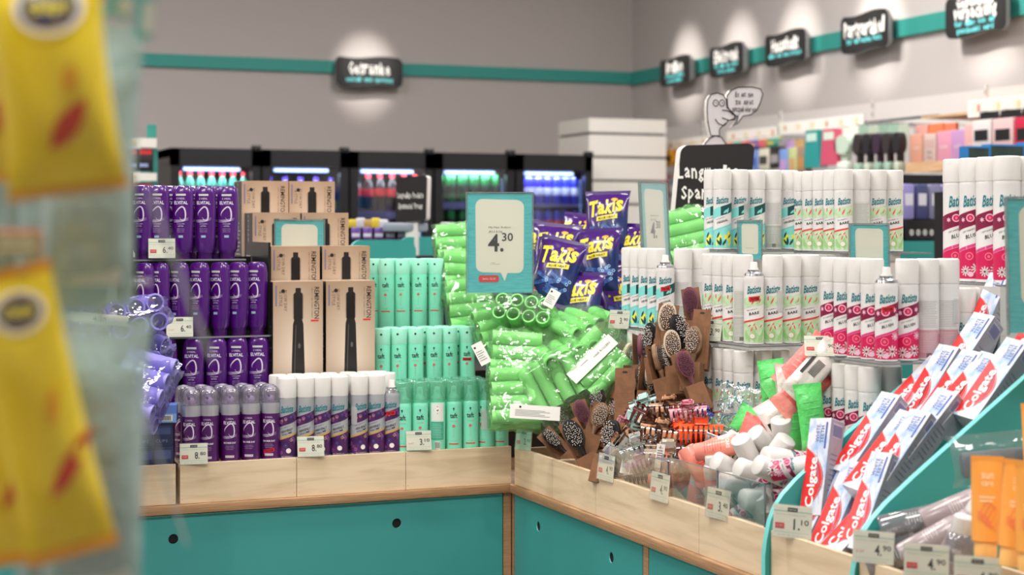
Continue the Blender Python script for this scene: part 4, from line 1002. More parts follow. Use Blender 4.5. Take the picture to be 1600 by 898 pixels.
# mint mousse
pxm = [630, 656, 683, 709, 735, 760, 782]
for d in range(3):
    for k in range(7):
        if d and k == 6: continue
        u = onw(pxm[k], 700, .036).x - (.008 if d % 2 else 0); rowd = ['front row', 'middle row', 'back row'][d]
        kd = 'front'
        if d == 0: kd = {2: 'back', 6: 'tester'}.get(k, 'front')
        parts = MOU[kd]
        if d == 0 and k == 5: parts = parts + [('clear_sticker', sticker(.0218, .05, .105, 5, 55))]
        lb = {'front': 'mint green mousse can with clear cap, %s, %s counting from the plum cans' % (rowd, ORD[k]), 'back': 'mint mousse can turned to show its red diamond warning label', 'tester': 'mint mousse tester can without clear cap at the corner end'}[kd]
        put('mousse_can', parts, lb, 'hair mousse', T(u, .036 + d * .047, TOPZ - .005, FACE + (3 if k != 5 else -35) + rnd.uniform(-5, 5)), 'mint mousse cans on the counter edge')
# mint hairspray rows
def spray_row(pxs, w, z, what, tster=None):
    for k, px in enumerate(pxs):
        u = onw(px, 560, w).x
        put('hairspray_can', SPRT if k == tster else SPR, ('mint hairspray can with red tester sticker at the roller end of the lower step') if k == tster else 'mint hairspray can on %s, %s from the tan boxes' % (what, ORD[k]), 'hairspray', T(u, w, z, FACE + rnd.uniform(-4, 6)), 'mint hairspray cans on the steps')
spray_row([597, 623, 649, 678, 702, 730], .235, Z2, 'the lower step', 5)
spray_row([604, 628, 655, 681], .44, Z3 - .012, 'the upper step')
spray_row([610, 638, 664, 690, 716], .285, Z2, 'the lower step back row')
spray_row([584, 612, 640, 668], .487, Z3 - .012, 'the upper step back row')
# purple bottles on shelves
def shelf_plate(x0, x1, y0, y1, z, label, grp='clear shelves under the bottles and cans'):
    o = MB().box(x0, x1, y0, y1, z - .004, z, ACR).box(x0, x1, y0 - .0006, y0, z - .004, z, ACRE).box(x0 - .0006, x0, y0, y1, z - .004, z, ACRE)
    return o.obj('acrylic_shelf', label, 'shelf', grp)
def bottle_row(pxs, w, z, what, rot=None, py=470):
    for k, px in enumerate(pxs):
        u = onw(px, py, w).x
        put('shampoo_bottle', BOT, 'purple shampoo bottle %s, %s counting from the end' % (what, ORD[k]), 'shampoo', T(u, w, z, FACE + (rot[k] if rot else rnd.uniform(-6, 6))), 'purple shampoo bottles on the clear shelves')
bottle_row([230, 260, 302, 338, 371, 404], .215, Z2, 'on the lowest shelf')
xa = onw(205, 520, .19).x; xc = onw(421, 520, .2).x
shelf_plate(xa, xc, .195, .40, Z3, 'clear shelf under the middle row of purple bottles')
b = MB().box(xa, xa + .006, .20, .42, Z2 - .004, 1.64, BLACK).box(xc + .002, xc + .008, .22, .42, Z2 - .004, 1.46, BLACK).box(xa, xc, .41, .418, Z2 - .004, 1.42, BLACK)
b.obj('display_rack', 'black upright rack that holds the purple shampoo bottles', 'rack')
bottle_row([226, 250, 281, 312, 344, 373, 402], .225, Z3, 'on the middle shelf', [-28, -30, -34, -22, -26, -22, -20])
shelf_plate(xa + .002, onw(385, 400, .22).x, .225, .44, Z4, 'clear shelf under the top row of purple bottles')
bottle_row([222, 248, 286, 321, 356], .245, Z4, 'on the top shelf', [-10, 0, -4, -3, 2])
bottle_row([236, 267, 303, 338], .285, Z4, 'on the top shelf back row')
# tan styler boxes: four steps, two across
rows = [(427, 510, .185, 1.357), (424, 504, .305, 1.449), (395, 472, .425, 1.541), (378, 452, .545, 1.632)]
hb = Z2
for k, (pa, pb, w, zt) in enumerate(rows):
    for j in range(2):
        u = onw(pa if j == 0 else pb, 500, w).x + .067
        z = zt - .335
        M = T(u, w, z, -2)
        mk('styler_box', BOX, '%s tan styler box of the pair %s' % (['purple-bottle side', 'mint-can side'][j], ['in front at the lowest step', 'on the second step', 'on the third step behind the blank board', 'at the top and back'][k]), 'box', 'tan styler boxes on the steps', M=M)
bl = MB()
for (pa, pb, w, zt) in rows[1:]:
    u = onw(pa, 500, w).x; bl.box(u + .002, u + .268, w + .006, w + .112, Z2 if w < .5 else Z2, zt - .337, BLACK)
bl.obj('box_riser', 'black stepped block raising the tan styler boxes', 'display riser')
# price tags of the left run
def tag_at(px, py, Y, price, lb, rz=-22, rx=-12, s=1.0, red=True):
    return price_tag(price, TP(S(px, py, Y), rz, rx), lb, s, red)
def tag_on(px, py, w, price, lb, rz=-8, rx=-14, s=1.0, red=True): return price_tag(price, TP(onw(px, py, w), rz, rx), lb, s, red)
tag_on(303, 725, -.004, '8.80', 'cream price tag reading 8.80 under the purple mousse cans', s=1.02)
tag_on(486, 713, -.004, '8.80', 'cream price tag reading 8.80 under the plum dry shampoo', s=1.02)
tag_on(655, 703, -.004, '3.10', 'cream price tag reading 3.10 under the mint mousse', s=1.0, red=False)
tag_on(281, 526, .175, '6.40', 'cream price tag reading 6.40 on the middle purple bottle shelf', s=1.02, red=False)
tag_on(253, 403, .205, '6.40', 'cream price tag on the top purple bottle shelf', s=1.02)
# lilac roller packs, blue boxes
p = S(150, 490, 3.95)
roller_pack('l', 'lilac hair roller bag lying on the purple bottle shelf end, white card across', frame(S(112, 492, 3.9), cv(-1, .2, .03), cv(.0, -.9, .3)), 1, False, 'lilac roller bags')
roller_pack('l', 'lilac hair roller bag with open tube ends facing out', frame(S(196, 500, 3.93), cv(.35, -.9, .1), cv(-.2, -.1, 1)), 0, False, 'lilac roller bags')
roller_pack('l', 'lilac hair roller bag lying flat above the blue boxes', frame(S(222, 610, 3.86), cv(-.95, .1, .22), cv(.1, -.7, .6)), 0, False, 'lilac roller bags')
roller_pack('l', 'lilac hair roller bag behind the one on the blue boxes', frame(S(206, 572, 3.98), cv(-.9, .3, .25), cv(.1, -.8, .5)), 1, False, 'lilac roller bags')
wh = MB().box(-.085, .085, 0, .001, -.012, .012, PAPER); wh.text('4.30', .02, .0, .03, INK, flat(-.0006), h=.01); wh.obj('shelf_label', 'white paper strip label across the lilac roller bag', 'label', M=TP(S(142, 497, 3.72), -24, 0, 5))
BLU = P('blue_box', (88, 120, 190), .4); BLD = P('blue_box_dark', (50, 60, 96), .4)
def blue_box():
    o = MB().box(-.045, .045, 0, .07, 0, .042, BLU); f = flat(-.0004); o.box(-.045, .045, -.0003, 0, .0, .022, P('blue_box_light', (120, 160, 214), .4)); o.band(.0, .036, .004, .019, PAPER, f, 0, 1)
    for i in range(14): o.band(.004 + i * .002, .005 + i * .002, .006, .017, INK, flat(-.0008), 0, 1)
    o.shape(circ(-.022, .012, .007), PAPER, f); o.text('48', -.022, .012, .007, INK, flat(-.0008), h=.005, res=1)
    o.text('HAIR', -.012, .032, .04, pk((200, 216, 240)), f, h=.008, res=1); return o.mesh('blue_box')
def dark_box():
    o = MB().box(-.027, .027, 0, .06, 0, .06, BLD); o.band(-.022, .022, .03, .052, P('blue_box_mid', (76, 90, 140), .4), flat(-.0004), 0, 1); o.text('CLIPS', 0, .014, .03, pk((140, 150, 190)), flat(-.0005), h=.007, res=1); return o.mesh('blue_box')
BBX, DBX = blue_box(), dark_box()
zb = TOPZ - .02
n0 = ['at the counter front', 'one step in', 'beside the foreground packs']
for j, px in enumerate((252, 222, 192)):
    for lv in range(2):
        p = onw(px, 700, .045)
        mk('blue_box', DBX, 'dark blue hair clip box, %s layer, %s counting from the mousse cans' % (['bottom', 'second'][lv], ORD[j]), 'box', 'blue boxes stacked at the bin end', M=T(p.x, .035 + .006 * lv, zb + .0602 * lv, -14))
for j, px in enumerate((245, 205)):
    p = onw(px, 660, .045); mk('blue_box', BBX, 'light blue box with barcode topping the dark stack, %s from the mousse cans' % ORD[j], 'box', 'blue boxes stacked at the bin end', M=T(p.x, .03, zb + .1206, -14))
# islands seen behind the left run
r = put('far_display', [], 'teal rounded display island behind the mint hairspray', 'display', TP((0, 0, 0)))
pa, pb_ = onw(548, 375, 1.7), onw(650, 375, 1.7); zt = pa.z
o = MB(); w = pb_.x - pa.x; o.prism([(x, z) for x, z in rrect(0, w, 0, zt, .04, 6)], 0, .02, TEAL, M=T(pa.x, 1.7, 0), side=TEALE); mk('side_panel', o.mesh('side_panel'), parent=r)
q = MB().box(pa.x, pa.x + 1.6, 1.75, 2.6, 0, zt - .06, DARK).box(pa.x - .6, pa.x - .02, 1.72, 2.6, 0, zt - .04, DARK); mk('base', q.mesh('base'), parent=r)
o = MB(); w2 = .30; o.prism([(x, z) for x, z in rrect(0, w2, 0, zt + .01, .03, 6)], 0, .02, TEAL, M=T(pb_.x + .01, 1.9, 0), side=TEALE); mk('side_panel', o.mesh('side_panel'), parent=r)
PP = P('violet_pack', (120, 84, 170), .35, noise=((60, 50, 130), 30, (1, 1, 1), .45, .6)); PW = P('white_pack', (216, 214, 224), .35)
for k in range(6):
    p = S(556 + k * 18, 374, 6.35); mk('snack_pack', MB().rbox(-.018, .018, 0, .03, 0, .047, .006, PP).box(-.015, .015, -.001, 0, .01, .024, PW).mesh('snack_pack'), 'violet pack row on the far teal island, %s from the tan boxes' % ORD[k], 'pack', 'violet packs on the far island', M=TP(p, -20))
for k in range(5):
    p = S(551 + k * 12, 356, 6.6); mk('snack_pack', MB().rbox(-.018, .018, 0, .03, 0, .034 + .006 * (k % 2), .006, [LQ['yel'], PW, pk((196, 160, 90))][k % 3]).mesh('snack_pack'), 'small %s pack before the cola cooler, %s from the tan boxes' % (['yellow', 'white', 'tan'][k % 3], ORD[k]), 'pack', 'small packs before the cooler', M=TP(p, -20))
for k in range(4):
    p = S(700 + k * 28, 359, 6.6); mk('snack_pack', MB().rbox(-.03, .03, 0, .03, 0, .03, .006, [PW, pk((210, 190, 214)), LQ['yel'], PP][k]).mesh('snack_pack'), '%s pack behind the large price board' % ['white', 'pale lilac', 'yellow', 'violet'][k], 'pack', M=TP(p, -20))
mk('tray', MB().rbox(-.085, .085, 0, .12, 0, .035, .008, P('grey_tray', (150, 160, 172), .3)).box(-.075, .075, .01, .11, .034, .036, pk((110, 116, 128))).mesh('tray'), 'grey plastic tray under the small slogan board', 'tray', M=TP(S(633, 362, 6.3), -20))
def slogan(w, h, M, lines, label, slant=.03):
    r = put('slogan_board', [], label, 'sign', M); pts = [(x + z * slant, z + x * .04) for x, z in rrect(-w / 2, w / 2, 0, h, w * .1, 6)]
    o = MB().prism(pts, -.004, 0, SIGNB).prism(pts, 0, .035, P('board_white_edge', (236, 232, 226), .6))
    f = flat(-.0052)
    for k, (t, cz, tw, hh) in enumerate(lines): hand(o, t, 0, cz * h, tw * w, hh * h, SW, f, k)
    mk('board', o.mesh('board'), parent=r); mk('foot', MB().box(-w * .2, w * .2, .005, .03, -(.25 if w < .2 else .70), .01, P('board_white_edge', (236, 232, 226), .6)).mesh('foot'), parent=r)
slogan(.128, .172, TP(S(642, 346, 6.3), -22 - 22), [('Langweilige Produkte', .58, .86, .13), ('Spannend Preis', .34, .8, .13)], 'small black slogan board standing before the cola cooler')
# far left gondola with white price strips
r = put('gondola', [], 'teal and white gondola end with dark packets, beyond the purple bottles', 'shelving', TP(onw(243, 400, 3.6), 0))
g0 = onw(243, 400, 3.6); zt_ = onw(243, 195, 3.6).z - g0.z
mk('end_panel', MB().box(-.02, .01, 0, .5, -g0.z, onw(243, 232, 3.6).z - g0.z, TEALB).mesh('end_panel'), parent=r)
mk('header_panel', MB().box(-.04, .0, -.02, .0, onw(243, 216, 3.6).z - g0.z, zt_, TEALB).mesh('header_panel'), parent=r)
for k, (y0, y1) in enumerate(((217, 231), (271, 283), (345, 358))):
    a, c = onw(240, y0, 3.6).z - g0.z, onw(240, y1, 3.6).z - g0.z
    mk('price_strip', MB().box(-.75, -.005, -.06, -.05, c, a, TAG).box(-.14, -.10, -.062, -.06, c + .01, a - .01, TAGY).box(-.3, -.26, -.062, -.06, c + .01, a - .01, TAGY).mesh('price_strip'), parent=r)
mk('back_panel', MB().box(-.8, -.02, .3, .32, -g0.z, zt_ - .06, PAN).mesh('back_panel'), parent=r)
for k, px in enumerate((224, 205)):
    for j, (y0, y1) in enumerate(((232, 268), (285, 330))):
        a, c = onw(px, y0, 3.58), onw(px, y1, 3.58); hgt = a.z - c.z
        MB().rbox(-.045, .045, -.03, 0, 0, hgt, .01, P('dark_packet', (40, 30, 36), .35)).box(-.035, .035, -.031, -.03, hgt * .75, hgt * .95, RED).box(-.02, .02, -.031, -.03, hgt * .2, hgt * .35, pk((150, 170, 220))).obj('hanging_packet', 'black and red packet on the far gondola, %s row, %s from its teal end' % (['upper', 'lower'][j], ORD[k]), 'packet', 'black packets on the far gondola', M=TP((c.x, 3.60, c.z)))

# =================================================================== CORNER
cr = put('corner_riser', [], 'black block hidden under the green roller bags and crisp bags', 'display riser', Matrix())
mk('block', MB().box(.03, 1.0, .46, 1.2, SLAB + .001, 1.08, BLACK).box(.3, .98, .56, 1.2, 1.08, 1.22, BLACK).mesh('block'), parent=cr)
price_board(.176, .268, TP(S(781, 457, 4.46), -20, -4), 'large teal framed price board reading 4.30 in front of the crisp bags', '4.30')
nb = price_board(.125, .25, TP(S(1027, 432, 4.45), 30, -3), 'narrow-looking teal framed price board turned aside, reading 4.30', '4.30', title=('My Hair Rollers', 'Ø2.5 8 Stk.'))
mk('post', MB().box(-.008, .008, .006, .012, -.55, .0, ACRE).mesh('post'), parent=nb)
price_board(.134, .17, TP(onw(468, 440, .412), -10, 0), 'teal framed blank price board wedged between the tan styler boxes', None, title=('',) if False else ('.',), tail=False)
price_board(.056, .095, TP(S(1172, 405, 4.16), -24, -4), 'smallest teal framed board before the mint-striped can tier', None, title=('Dove Deo',), tail=False)
price_board(.084, .13, TP(onu(1359, 441, .50), -24, -4), 'teal framed board with small print before the pale green can tier', None, title=('Dove Deo Spray',), tail=False)
price_board(.16, .24, TP(S(1648, 520, 2.95), -22, -4), 'teal framed board cut by the picture edge beside the toothpaste', None, title=('Zahnpasta',), tail=True)
# hair roller bags: (px, py, depth, long axis, front) all lying on the corner block
GP = [(716, 392, 4.95, (1, .1, .05), (0, -.9, .4), 'green roller bag highest in the heap beside the upper hairspray step', 0),
      (728, 436, 4.80, (1, .15, -.06), (0, -.9, .5), 'green roller bag lying level just left of the large price board', 1),
      (736, 478, 4.72, (1, .1, .1), (.1, -.9, .5), 'green roller bag below the level one behind the lower hairsprays', 2),
      (784, 522, 4.56, (.9, .3, .15), (-.1, -.7, .7), 'green roller bag under the foot of the large price board', 3),
      (822, 496, 4.46, (.15, .85, -.45), (0, -.4, .9), 'green roller bag tipped so four tube ends face up below the board', 0),
      (852, 536, 4.44, (-.7, .1, .7), (-.4, -.8, .5), 'green roller bag slanting down in the middle of the heap', 1),
      (906, 512, 4.42, (-.6, .75, .2), (0, -.5, .9), 'green roller bag with tube ends towards the white cans', 2),
      (806, 566, 4.36, (1, .05, -.08), (0, -.95, .4), 'green roller bag lying level in front beside the red-stickered hairspray', 3),
      (868, 596, 4.28, (.45, -.35, -.85), (-.3, -.9, .1), 'green roller bag standing slanted over the brushes, lowest on that side', 0),
      (890, 556, 4.32, (-.2, .95, .15), (-.3, -.2, .9), 'green roller bag with round tube ends facing out beside the slanted white card', 1),
      (934, 572, 4.26, (.72, .1, .68), (-.5, -.8, .3), 'green roller bag with slanted white paper card, next to the white cans', 2),
      (806, 622, 4.30, (1, .1, 0), (0, -.9, .5), 'green roller bag lowest in the heap above the mint mousse tester', 3),
      (1068, 372, 4.75, (.9, .2, .2), (0, -.9, .5), 'green roller bag behind the narrow-looking price board', 0),
      (966, 478, 4.74, (.5, .2, .8), (-.3, -.9, .2), 'green roller bag squeezed between crisp bags and striped-print white cans', 1),
      (1000, 440, 4.85, (.9, .2, .2), (0, -.9, .5), 'green roller bag hidden behind the right crisp bags', 2)]
GP = GP[:-1]
for px, py, Y, ax, fr, lb, sd in GP:
    roller_pack('g', lb, frame(S(px, py, Y), cv(*ax), cv(*fr)) @ Matrix.Scale(1.13, 4), sd, card='white paper card' in lb, grp='green hair roller bags')
# loose shop label cards among the roller bags
for px, py, Y, rz, ry, w, h, lb in ((836, 644, 4.12, -20, 4, .125, .035, 'white paper shop card lying under the lowest green roller bag'), (752, 552, 4.3, -10, -25, .03, .06, 'small white hang tag beside the red-stickered hairspray'), (862, 466, 4.38, -20, 30, .03, .05, 'white hang tag on the crisp bag at the board foot')):
    o = MB().box(-w / 2, w / 2, 0, .001, -h / 2, h / 2, PAPER); f = flat(-.0005)
    for i in range(5): o.band(-w * .4, w * (.3 - .1 * (i % 3)), h * (-.3 + .1 * i), h * (-.27 + .1 * i), pk((120, 130, 125)), f, 0, 1)
    o.shape(circ(w * -.3, h * .33, .003), INK, f); o.obj('paper_label', lb, 'label', M=TP(S(px, py, Y), rz, -15, ry))
# crisp bags
CB_ = [(948, 352, 4.78, 3, -14, 'crisp bag at the top of the purple and navy pile'), (834, 398, 4.72, 12, 4, 'crisp bag half hidden behind the large price board'),
       (900, 384, 4.92, 16, -30, 'crisp bag turned aside just below the topmost bag'), (866, 404, 4.66, 10, -16, 'crisp bag tilted over the one on the board side'),
       (934, 412, 4.62, 4, -22, 'crisp bag upright in the centre of the pile'), (988, 402, 4.74, 14, -36, 'crisp bag half behind the narrow-looking price board'),
       (868, 428, 4.50, 17, -10, 'crisp bag at the front with chili mark, tilted towards the large board'), (836, 478, 4.56, 24, -6, 'crisp bag lowest at the foot of the large price board'),
       (904, 482, 4.48, 8, -22, 'crisp bag at the front bottom above the roller bags'), (962, 478, 4.62, -8, 40, 'crisp bag bent sideways beside the striped-print white cans'),
       (928, 452, 4.66, 22, -16, 'crisp bag crumpled behind the front bottom one'), (1058, 384, 4.95, 20, -20, 'crisp bag whose purple corner peeks past the narrow-looking board'),
       (886, 440, 4.78, -6, -12, 'crisp bag buried in the middle of the pile')]
for k, (px, py, Y, tl, yw, lb) in enumerate(CB_):
    a = math.radians(tl); M = frame(S(px, py, Y), cv(math.sin(a), .28, math.cos(a)), cv(math.sin(math.radians(yw)), -math.cos(math.radians(yw)), .15))
    M = M @ T(0, 0, -.215 * .45 * .0)
    mk('crisp_bag', CRISP[k % 3], 'purple and navy ' + lb, 'crisps', 'purple and navy crisp bags', M=M @ Matrix.Scale(.90, 4) @ T(0, 0, -.10))
# big slogan board and the hand-drawn cutout
slogan(.235, .24, TP(S(1110, 352, 4.9), -22 + 16), [('Langweilige', .66, .92, .17), ('Spannende', .40, .82, .17)], 'large black slogan board with white edge behind the striped-print cans', slant=.10)
r = put('cutout_sign', [], 'white hand-drawn figure cutout with shade-grey front and speech bubble standing above the black slogan board', 'sign', TP(S(1118, 262, 5.4), -14))
PXM = 5.4 / F
def pp(pts): return [((x - 1118) * PXM, (262 - y) * PXM) for x, y in pts]
GF = P('cutout_shaded_face', (196, 192, 194), .6); EW = P('board_white_edge', (236, 232, 226), .6)  # shade on the white cutout's front is put into its grey colour
head = pp([(1108, 204), (1105, 190), (1104, 170), (1105, 156), (1110, 148), (1120, 145), (1130, 148), (1135, 156), (1136, 168), (1144, 174), (1150, 181), (1148, 187), (1138, 188), (1134, 194), (1128, 198), (1124, 202), (1124, 212), (1110, 212)])
body = pp([(1100, 262), (1099, 236), (1101, 224), (1108, 216), (1117, 212), (1127, 214), (1134, 224), (1137, 240), (1138, 262)])
bub = pp([(1136, 150), (1142, 141), (1154, 136), (1176, 135), (1190, 138), (1194, 146), (1190, 160), (1184, 172), (1174, 179), (1162, 181), (1154, 192), (1144, 198), (1152, 190), (1154, 181), (1144, 178), (1137, 166)])
b = MB()
for s_ in (head, body, bub): b.shape(s_, GF, flat(-.001)); b.prism(s_, 0, .035, EW)
mk('cutout', b.mesh('cutout'), parent=r)
d = MB(); f = flat(-.003)
for s_ in (head, body, bub): d.stroke(s_ + [s_[0]], .0034, INK, f)
for x in (1118, 1128):
    c = pp([(x, 161)])[0]; d.ring(c[0], c[1], .0075, .0098, INK, f, 16, 1.2); d.shape(circ(c[0] + .001, c[1], .002), INK, f)
d.stroke(pp([(1128, 172), (1138, 173), (1147, 178), (1149, 184), (1140, 188), (1128, 184)]), .0034, INK, f); d.stroke(pp([(1117, 186), (1122, 193), (1130, 196), (1134, 192)]), .0034, INK, f)
for k, t in enumerate(('Es ist nie', 'zu spät', 'umzukehren')):
    c = pp([(1164, 147 + k * 11.5)])[0]; hand(d, t, c[0], c[1], .062 + .02 * (k == 2), .017, pk((70, 66, 70)), f, k)
c = pp([(1118, 236)])[0]; hand(d, 'Ich bin', c[0], c[1], .05, .016, pk((70, 66, 70)), f, 9)
mk('ink_drawing', d.mesh('ink_drawing'), parent=r)
mk('foot', MB().box(-.02, .03, .005, .03, -.5, .0, EW).mesh('foot'), parent=r)

# =================================================================== CAN TIERS ON THE RIGHT RUN
CW = {'bare': ('pale green print white-capped can', 'pale green print dry shampoo cans'), 'original': ('teal and yellow print white-capped can', 'teal and yellow print dry shampoo cans'), 'blush': ('hot pink print white-capped can', 'hot pink print dry shampoo cans')}
def tier(kind, u0, w0, z, nA, nB, lvl, backA=(), backB=(), tester=True, stick=(), plate=True, xxl=False, DP=2):
    """an L of cans: corner can at (u0, w0), nA going back from the shopper, nB along the counter towards the inner corner"""
    pit = .0492 if not xxl else .0555
    nm, grp = CW[kind]
    def one(u, w, lb, tst, bk, st, face):
        parts = CAN['xxl'] if xxl else CAN[kind + ('_t' if tst else '_b' if bk else '')]
        if st: parts = parts + [('clear_sticker', sticker(R0, .075, .125, 22, 80))]
        put('dry_shampoo_can', parts, lb, 'dry shampoo', T(u, w, z, face), grp)
    one(u0, w0, ('%s without cap, %s tester at the tier corner' % (nm.replace(' white-capped', ''), lvl)) if tester else '%s at the tier corner, %s' % (nm, lvl), tester, False, False, FACE - 4)
    for i in range(1, nA + 1): one(u0 + i * pit, w0, '%s, %s, %s deeper in from its corner' % (nm, lvl, ORD[i - 1]), False, i in backA, i in stick, FACE + rnd.uniform(-7, 5))
    for i in range(1, nB + 1): one(u0, w0 + i * pit, '%s, %s, %s towards the inner corner' % (nm, lvl, ORD[i - 1]), False, i in backB, False, FACE - 8 + rnd.uniform(-8, 6))
    if plate:
        e = .03; shelf_plate(u0 - e, u0 + nA * pit + e + .06, w0 - e, w0 + nB * pit + e, z - .0005, 'clear shelf plate under the %s tier of %s' % (lvl.split()[0], grp.replace(' dry shampoo', '')), 'clear shelf plates under the can tiers')
tier('original', .245, -.395, Z2 + .012, 1, 3, 'lowest tier', tester=False, plate=False)
tier('original', .25, -.40, Z2 + .222, 2, 4, 'middle tier', backA=(1, 2))
tier('original', .42, -.385, 1.442, 4, 1, 'top tier', backA=(3,), tester=False, stick=(1,))
tier('bare', .268, -.752, Z2 - .008, 2, 5, 'lowest tier', tester=False, plate=False)
tier('bare', .277, -.804 + .02, Z2 + .212, 3, 4, 'middle tier', backA=(), backB=(1,), stick=(1,))
tier('bare', .64, -.60, 1.438, 3, 4, 'top tier', backA=(1,), tester=False)
tier('blush', .272, -1.25, Z2 - .006, 1, 5, 'lowest tier', tester=False, plate=False, backB=())
tier('blush', .277, -1.30, Z2 + .212, 3, 4, 'middle tier', backA=(2, 3), stick=(3,))
tier('blush', .56, -1.315, 1.384, 1, 3, 'top tier of large cans', tester=False, xxl=True)
# plinths that carry the lowest tiers and the top tiers
pl = put('can_plinth', [], 'white plinths under the dry shampoo tiers behind the front bins', 'display riser', Matrix())
q = MB()
for (a, b_, c, d_, zt) in ((.215, .40, -.43, -.21, Z2 + .011), (.238, .46, -.785, -.47, Z2 - .009), (.242, .40, -1.285, -.97, Z2 - .007), (.39, .66, -.42, -.30, 1.437), (.585, .80, -.61, -.35, 1.433), (.52, .70, -1.345, -1.05, 1.379), (.40, .56, -1.30, -1.05, 1.19 - .02)):
    q.box(a, b_, c, d_, SLAB + .0015, zt, P('plinth_grey', (196, 192, 188), .6))
mk('plinth', q.mesh('plinth'), parent=pl)
for i in range(3):
    put('dry_shampoo_can', CAN['blush'], 'white-capped can low between the middle hot pink tier and the toothpaste, %s' % ORD[i], 'dry shampoo', T(.44 + i * .05, -1.27, 1.171, FACE), 'white-capped cans behind the toothpaste')
def tag_f(px, py, u, price, lb, rz=-86, rx=-10, s=1.1, red=True): return price_tag(price, TP(onu(px, py, u), rz, rx), lb, s, red)
tag_f(966, 513, .205, '3.90', 'price tag reading 3.90 on the teal and yellow print tier', -60, -12, .95)
tag_f(1107, 532, .235, '3.90', 'price tag reading 3.90 on the pale green print tier', -62, -12, 1.0)
tag_f(1283, 556, .23, '3.90', 'price tag reading 3.90 leaning back on the hot pink tier', -28, -38, 1.0)
tag_f(817, 702, -.002, '2.90', 'price tag nearest the inner counter corner', -75, -6, 1.0)
tag_f(945, 750, -.003, '4.90', 'price tag reading 4.90 beside the brush cartons', -88, -6, 1.2)
tag_f(1029, 782, -.003, '4.90', 'price tag reading 4.90 between hair clips and coral bottles', -88, -6, 1.2)
tag_f(1120, 810, -.003, '3.40', 'price tag reading 3.40 in front of the small white-capped cans', -84, -6, 1.2)
tag_f(1237, 840, -.003, '1.10', 'price tag reading 1.10 in front of the toothpaste', -58, -6, 1.2)
tag_f(1364, 880, -.003, '4.90', 'price tag reading 4.90 at the foot of the nearer teal side board', -52, -6, 1.1, False)
tag_f(1447, 903, -.003, '4.90', 'price tag reading 4.90 in front of the grey bottles', -46, -6, 1.1)
tag_f(1527, 925, -.003, '4.90', 'price tag below the orange tubes', -46, -6, 1.1)

# =================================================================== HAIRBRUSHES
KR = P('kraft_card', (132, 90, 58), .75, noise=((116, 78, 50), 30, (1, 1, 1), .4, .6)); KRI = P('kraft_card_inner', (140, 100, 66), .8)
BW = P('brush_beige', (206, 190, 168), .5); BBK = P('brush_black', (26, 24, 26), .4); BMA = P('brush_mauve', (112, 56, 72), .5); BWD = P('brush_wood', (150, 118, 90), .5, noise=((120, 90, 66), 8, (1, 1, 6), .4, .6)); PIN = P('bristle', (66, 52, 44), .4); PINW = P('bristle_tip', (230, 220, 210), .4)
def brush_parts(kind, sd):
    rr = random.Random(sd); pad = {'oval': BW, 'black': BBK, 'mauve': BMA, 'wood': BWD, 'vent': BBK}[kind]
    w, h = (.021, .036) if kind != 'vent' else (.017, .034)
    cz = .125
    head = MB(); head.loft([(0, w, h), (.004, w * 1.04, h * 1.02), (.010, w * .98, h * .98)], BWD if kind == 'wood' else pad, 22, 2.1, M=T(0, 0, cz, rx=90) @ Matrix.Identity(4))
    head.loft([(.009, w * .85, h * .86), (.012, w * .8, h * .82)], BMA if kind == 'mauve' else (BBK if kind in ('black', 'vent') else BWD), 20, 2.1, M=T(0, 0, cz, rx=90))
    br = MB(); n = 9
    for i in range(n):
        for j in range(14):
            x = (i / (n - 1) - .5) * 2 * w * .78; z = (j / 13 - .5) * 2 * h * .82
            if (x / (w * .82)) ** 2 + (z / (h * .84)) ** 2 > 1: continue
            dx, dz = rr.uniform(-.0015, .0015), rr.uniform(-.0015, .0015); a = .0005
            br.add([(x - a, -.011, cz + z - a), (x + a, -.011, cz + z - a), (x, -.011, cz + z + a), (x - a + dx, -.027, cz + z - a + dz), (x + a + dx, -.027, cz + z - a + dz), (x + dx, -.027, cz + z + a + dz)], [(0, 1, 4, 3), (1, 2, 5, 4), (2, 0, 3, 5)], PIN if kind in ('oval', 'wood') else BBK)
            br.box(x + dx - .0008, x + dx + .0008, -.0285, -.027, cz + z + dz - .0008, cz + z + dz + .0008, PINW if kind != 'mauve' else pad)
    hd = MB().tube([(0, -.005, cz - h * .9), (0, -.006, cz - h - .012), (0, -.007, cz - h - .045), (0, -.008, .005)], [.009, .0055, .008, .0055], BWD if kind in ('wood', 'oval') else pad, 10)
    return [('brush_head', head.mesh('brush_head')), ('bristles', br.mesh('bristles')), ('handle', hd.mesh('handle'))]
def card_part(openback=False):
    o = MB(); w = .024; t = .0008; y = .013
    # back card with hang slot
    o.box(-w, w, y, y + t, .0, .160, KR)
    o.prism(circ(0, .150, .007, 10, .0028), y - .0002, y + t + .0002, BLACK)
    d = .024
    o.box(-w, w, -d - t, -d, .0, .070, KR); o.box(-w, -w + t, -d, y, 0, .070, KR); o.box(w - t, w, -d, y, 0, .070, KR); o.box(-w, w, -d, y, -t, 0, KR)
    o.box(-w, w, y + t, y + t + .0004, .07, .0704, KRI)
    for i in range(6): o.band(-.018, .018 - (i % 2) * .006, .10 - i * .005, .1008 - i * .005, pk((120, 84, 54)), flat(y + t + .0004), 0, 1)
    return o.mesh('kraft_card')
KC = card_part(); BR = {k: brush_parts(k, i) for i, k in enumerate(('oval', 'black', 'mauve', 'wood', 'vent'))}
KN = {'oval': 'beige oval hairbrush', 'black': 'black hairbrush', 'mauve': 'mauve hairbrush', 'wood': 'wooden paddle hairbrush', 'vent': 'black vent hairbrush'}
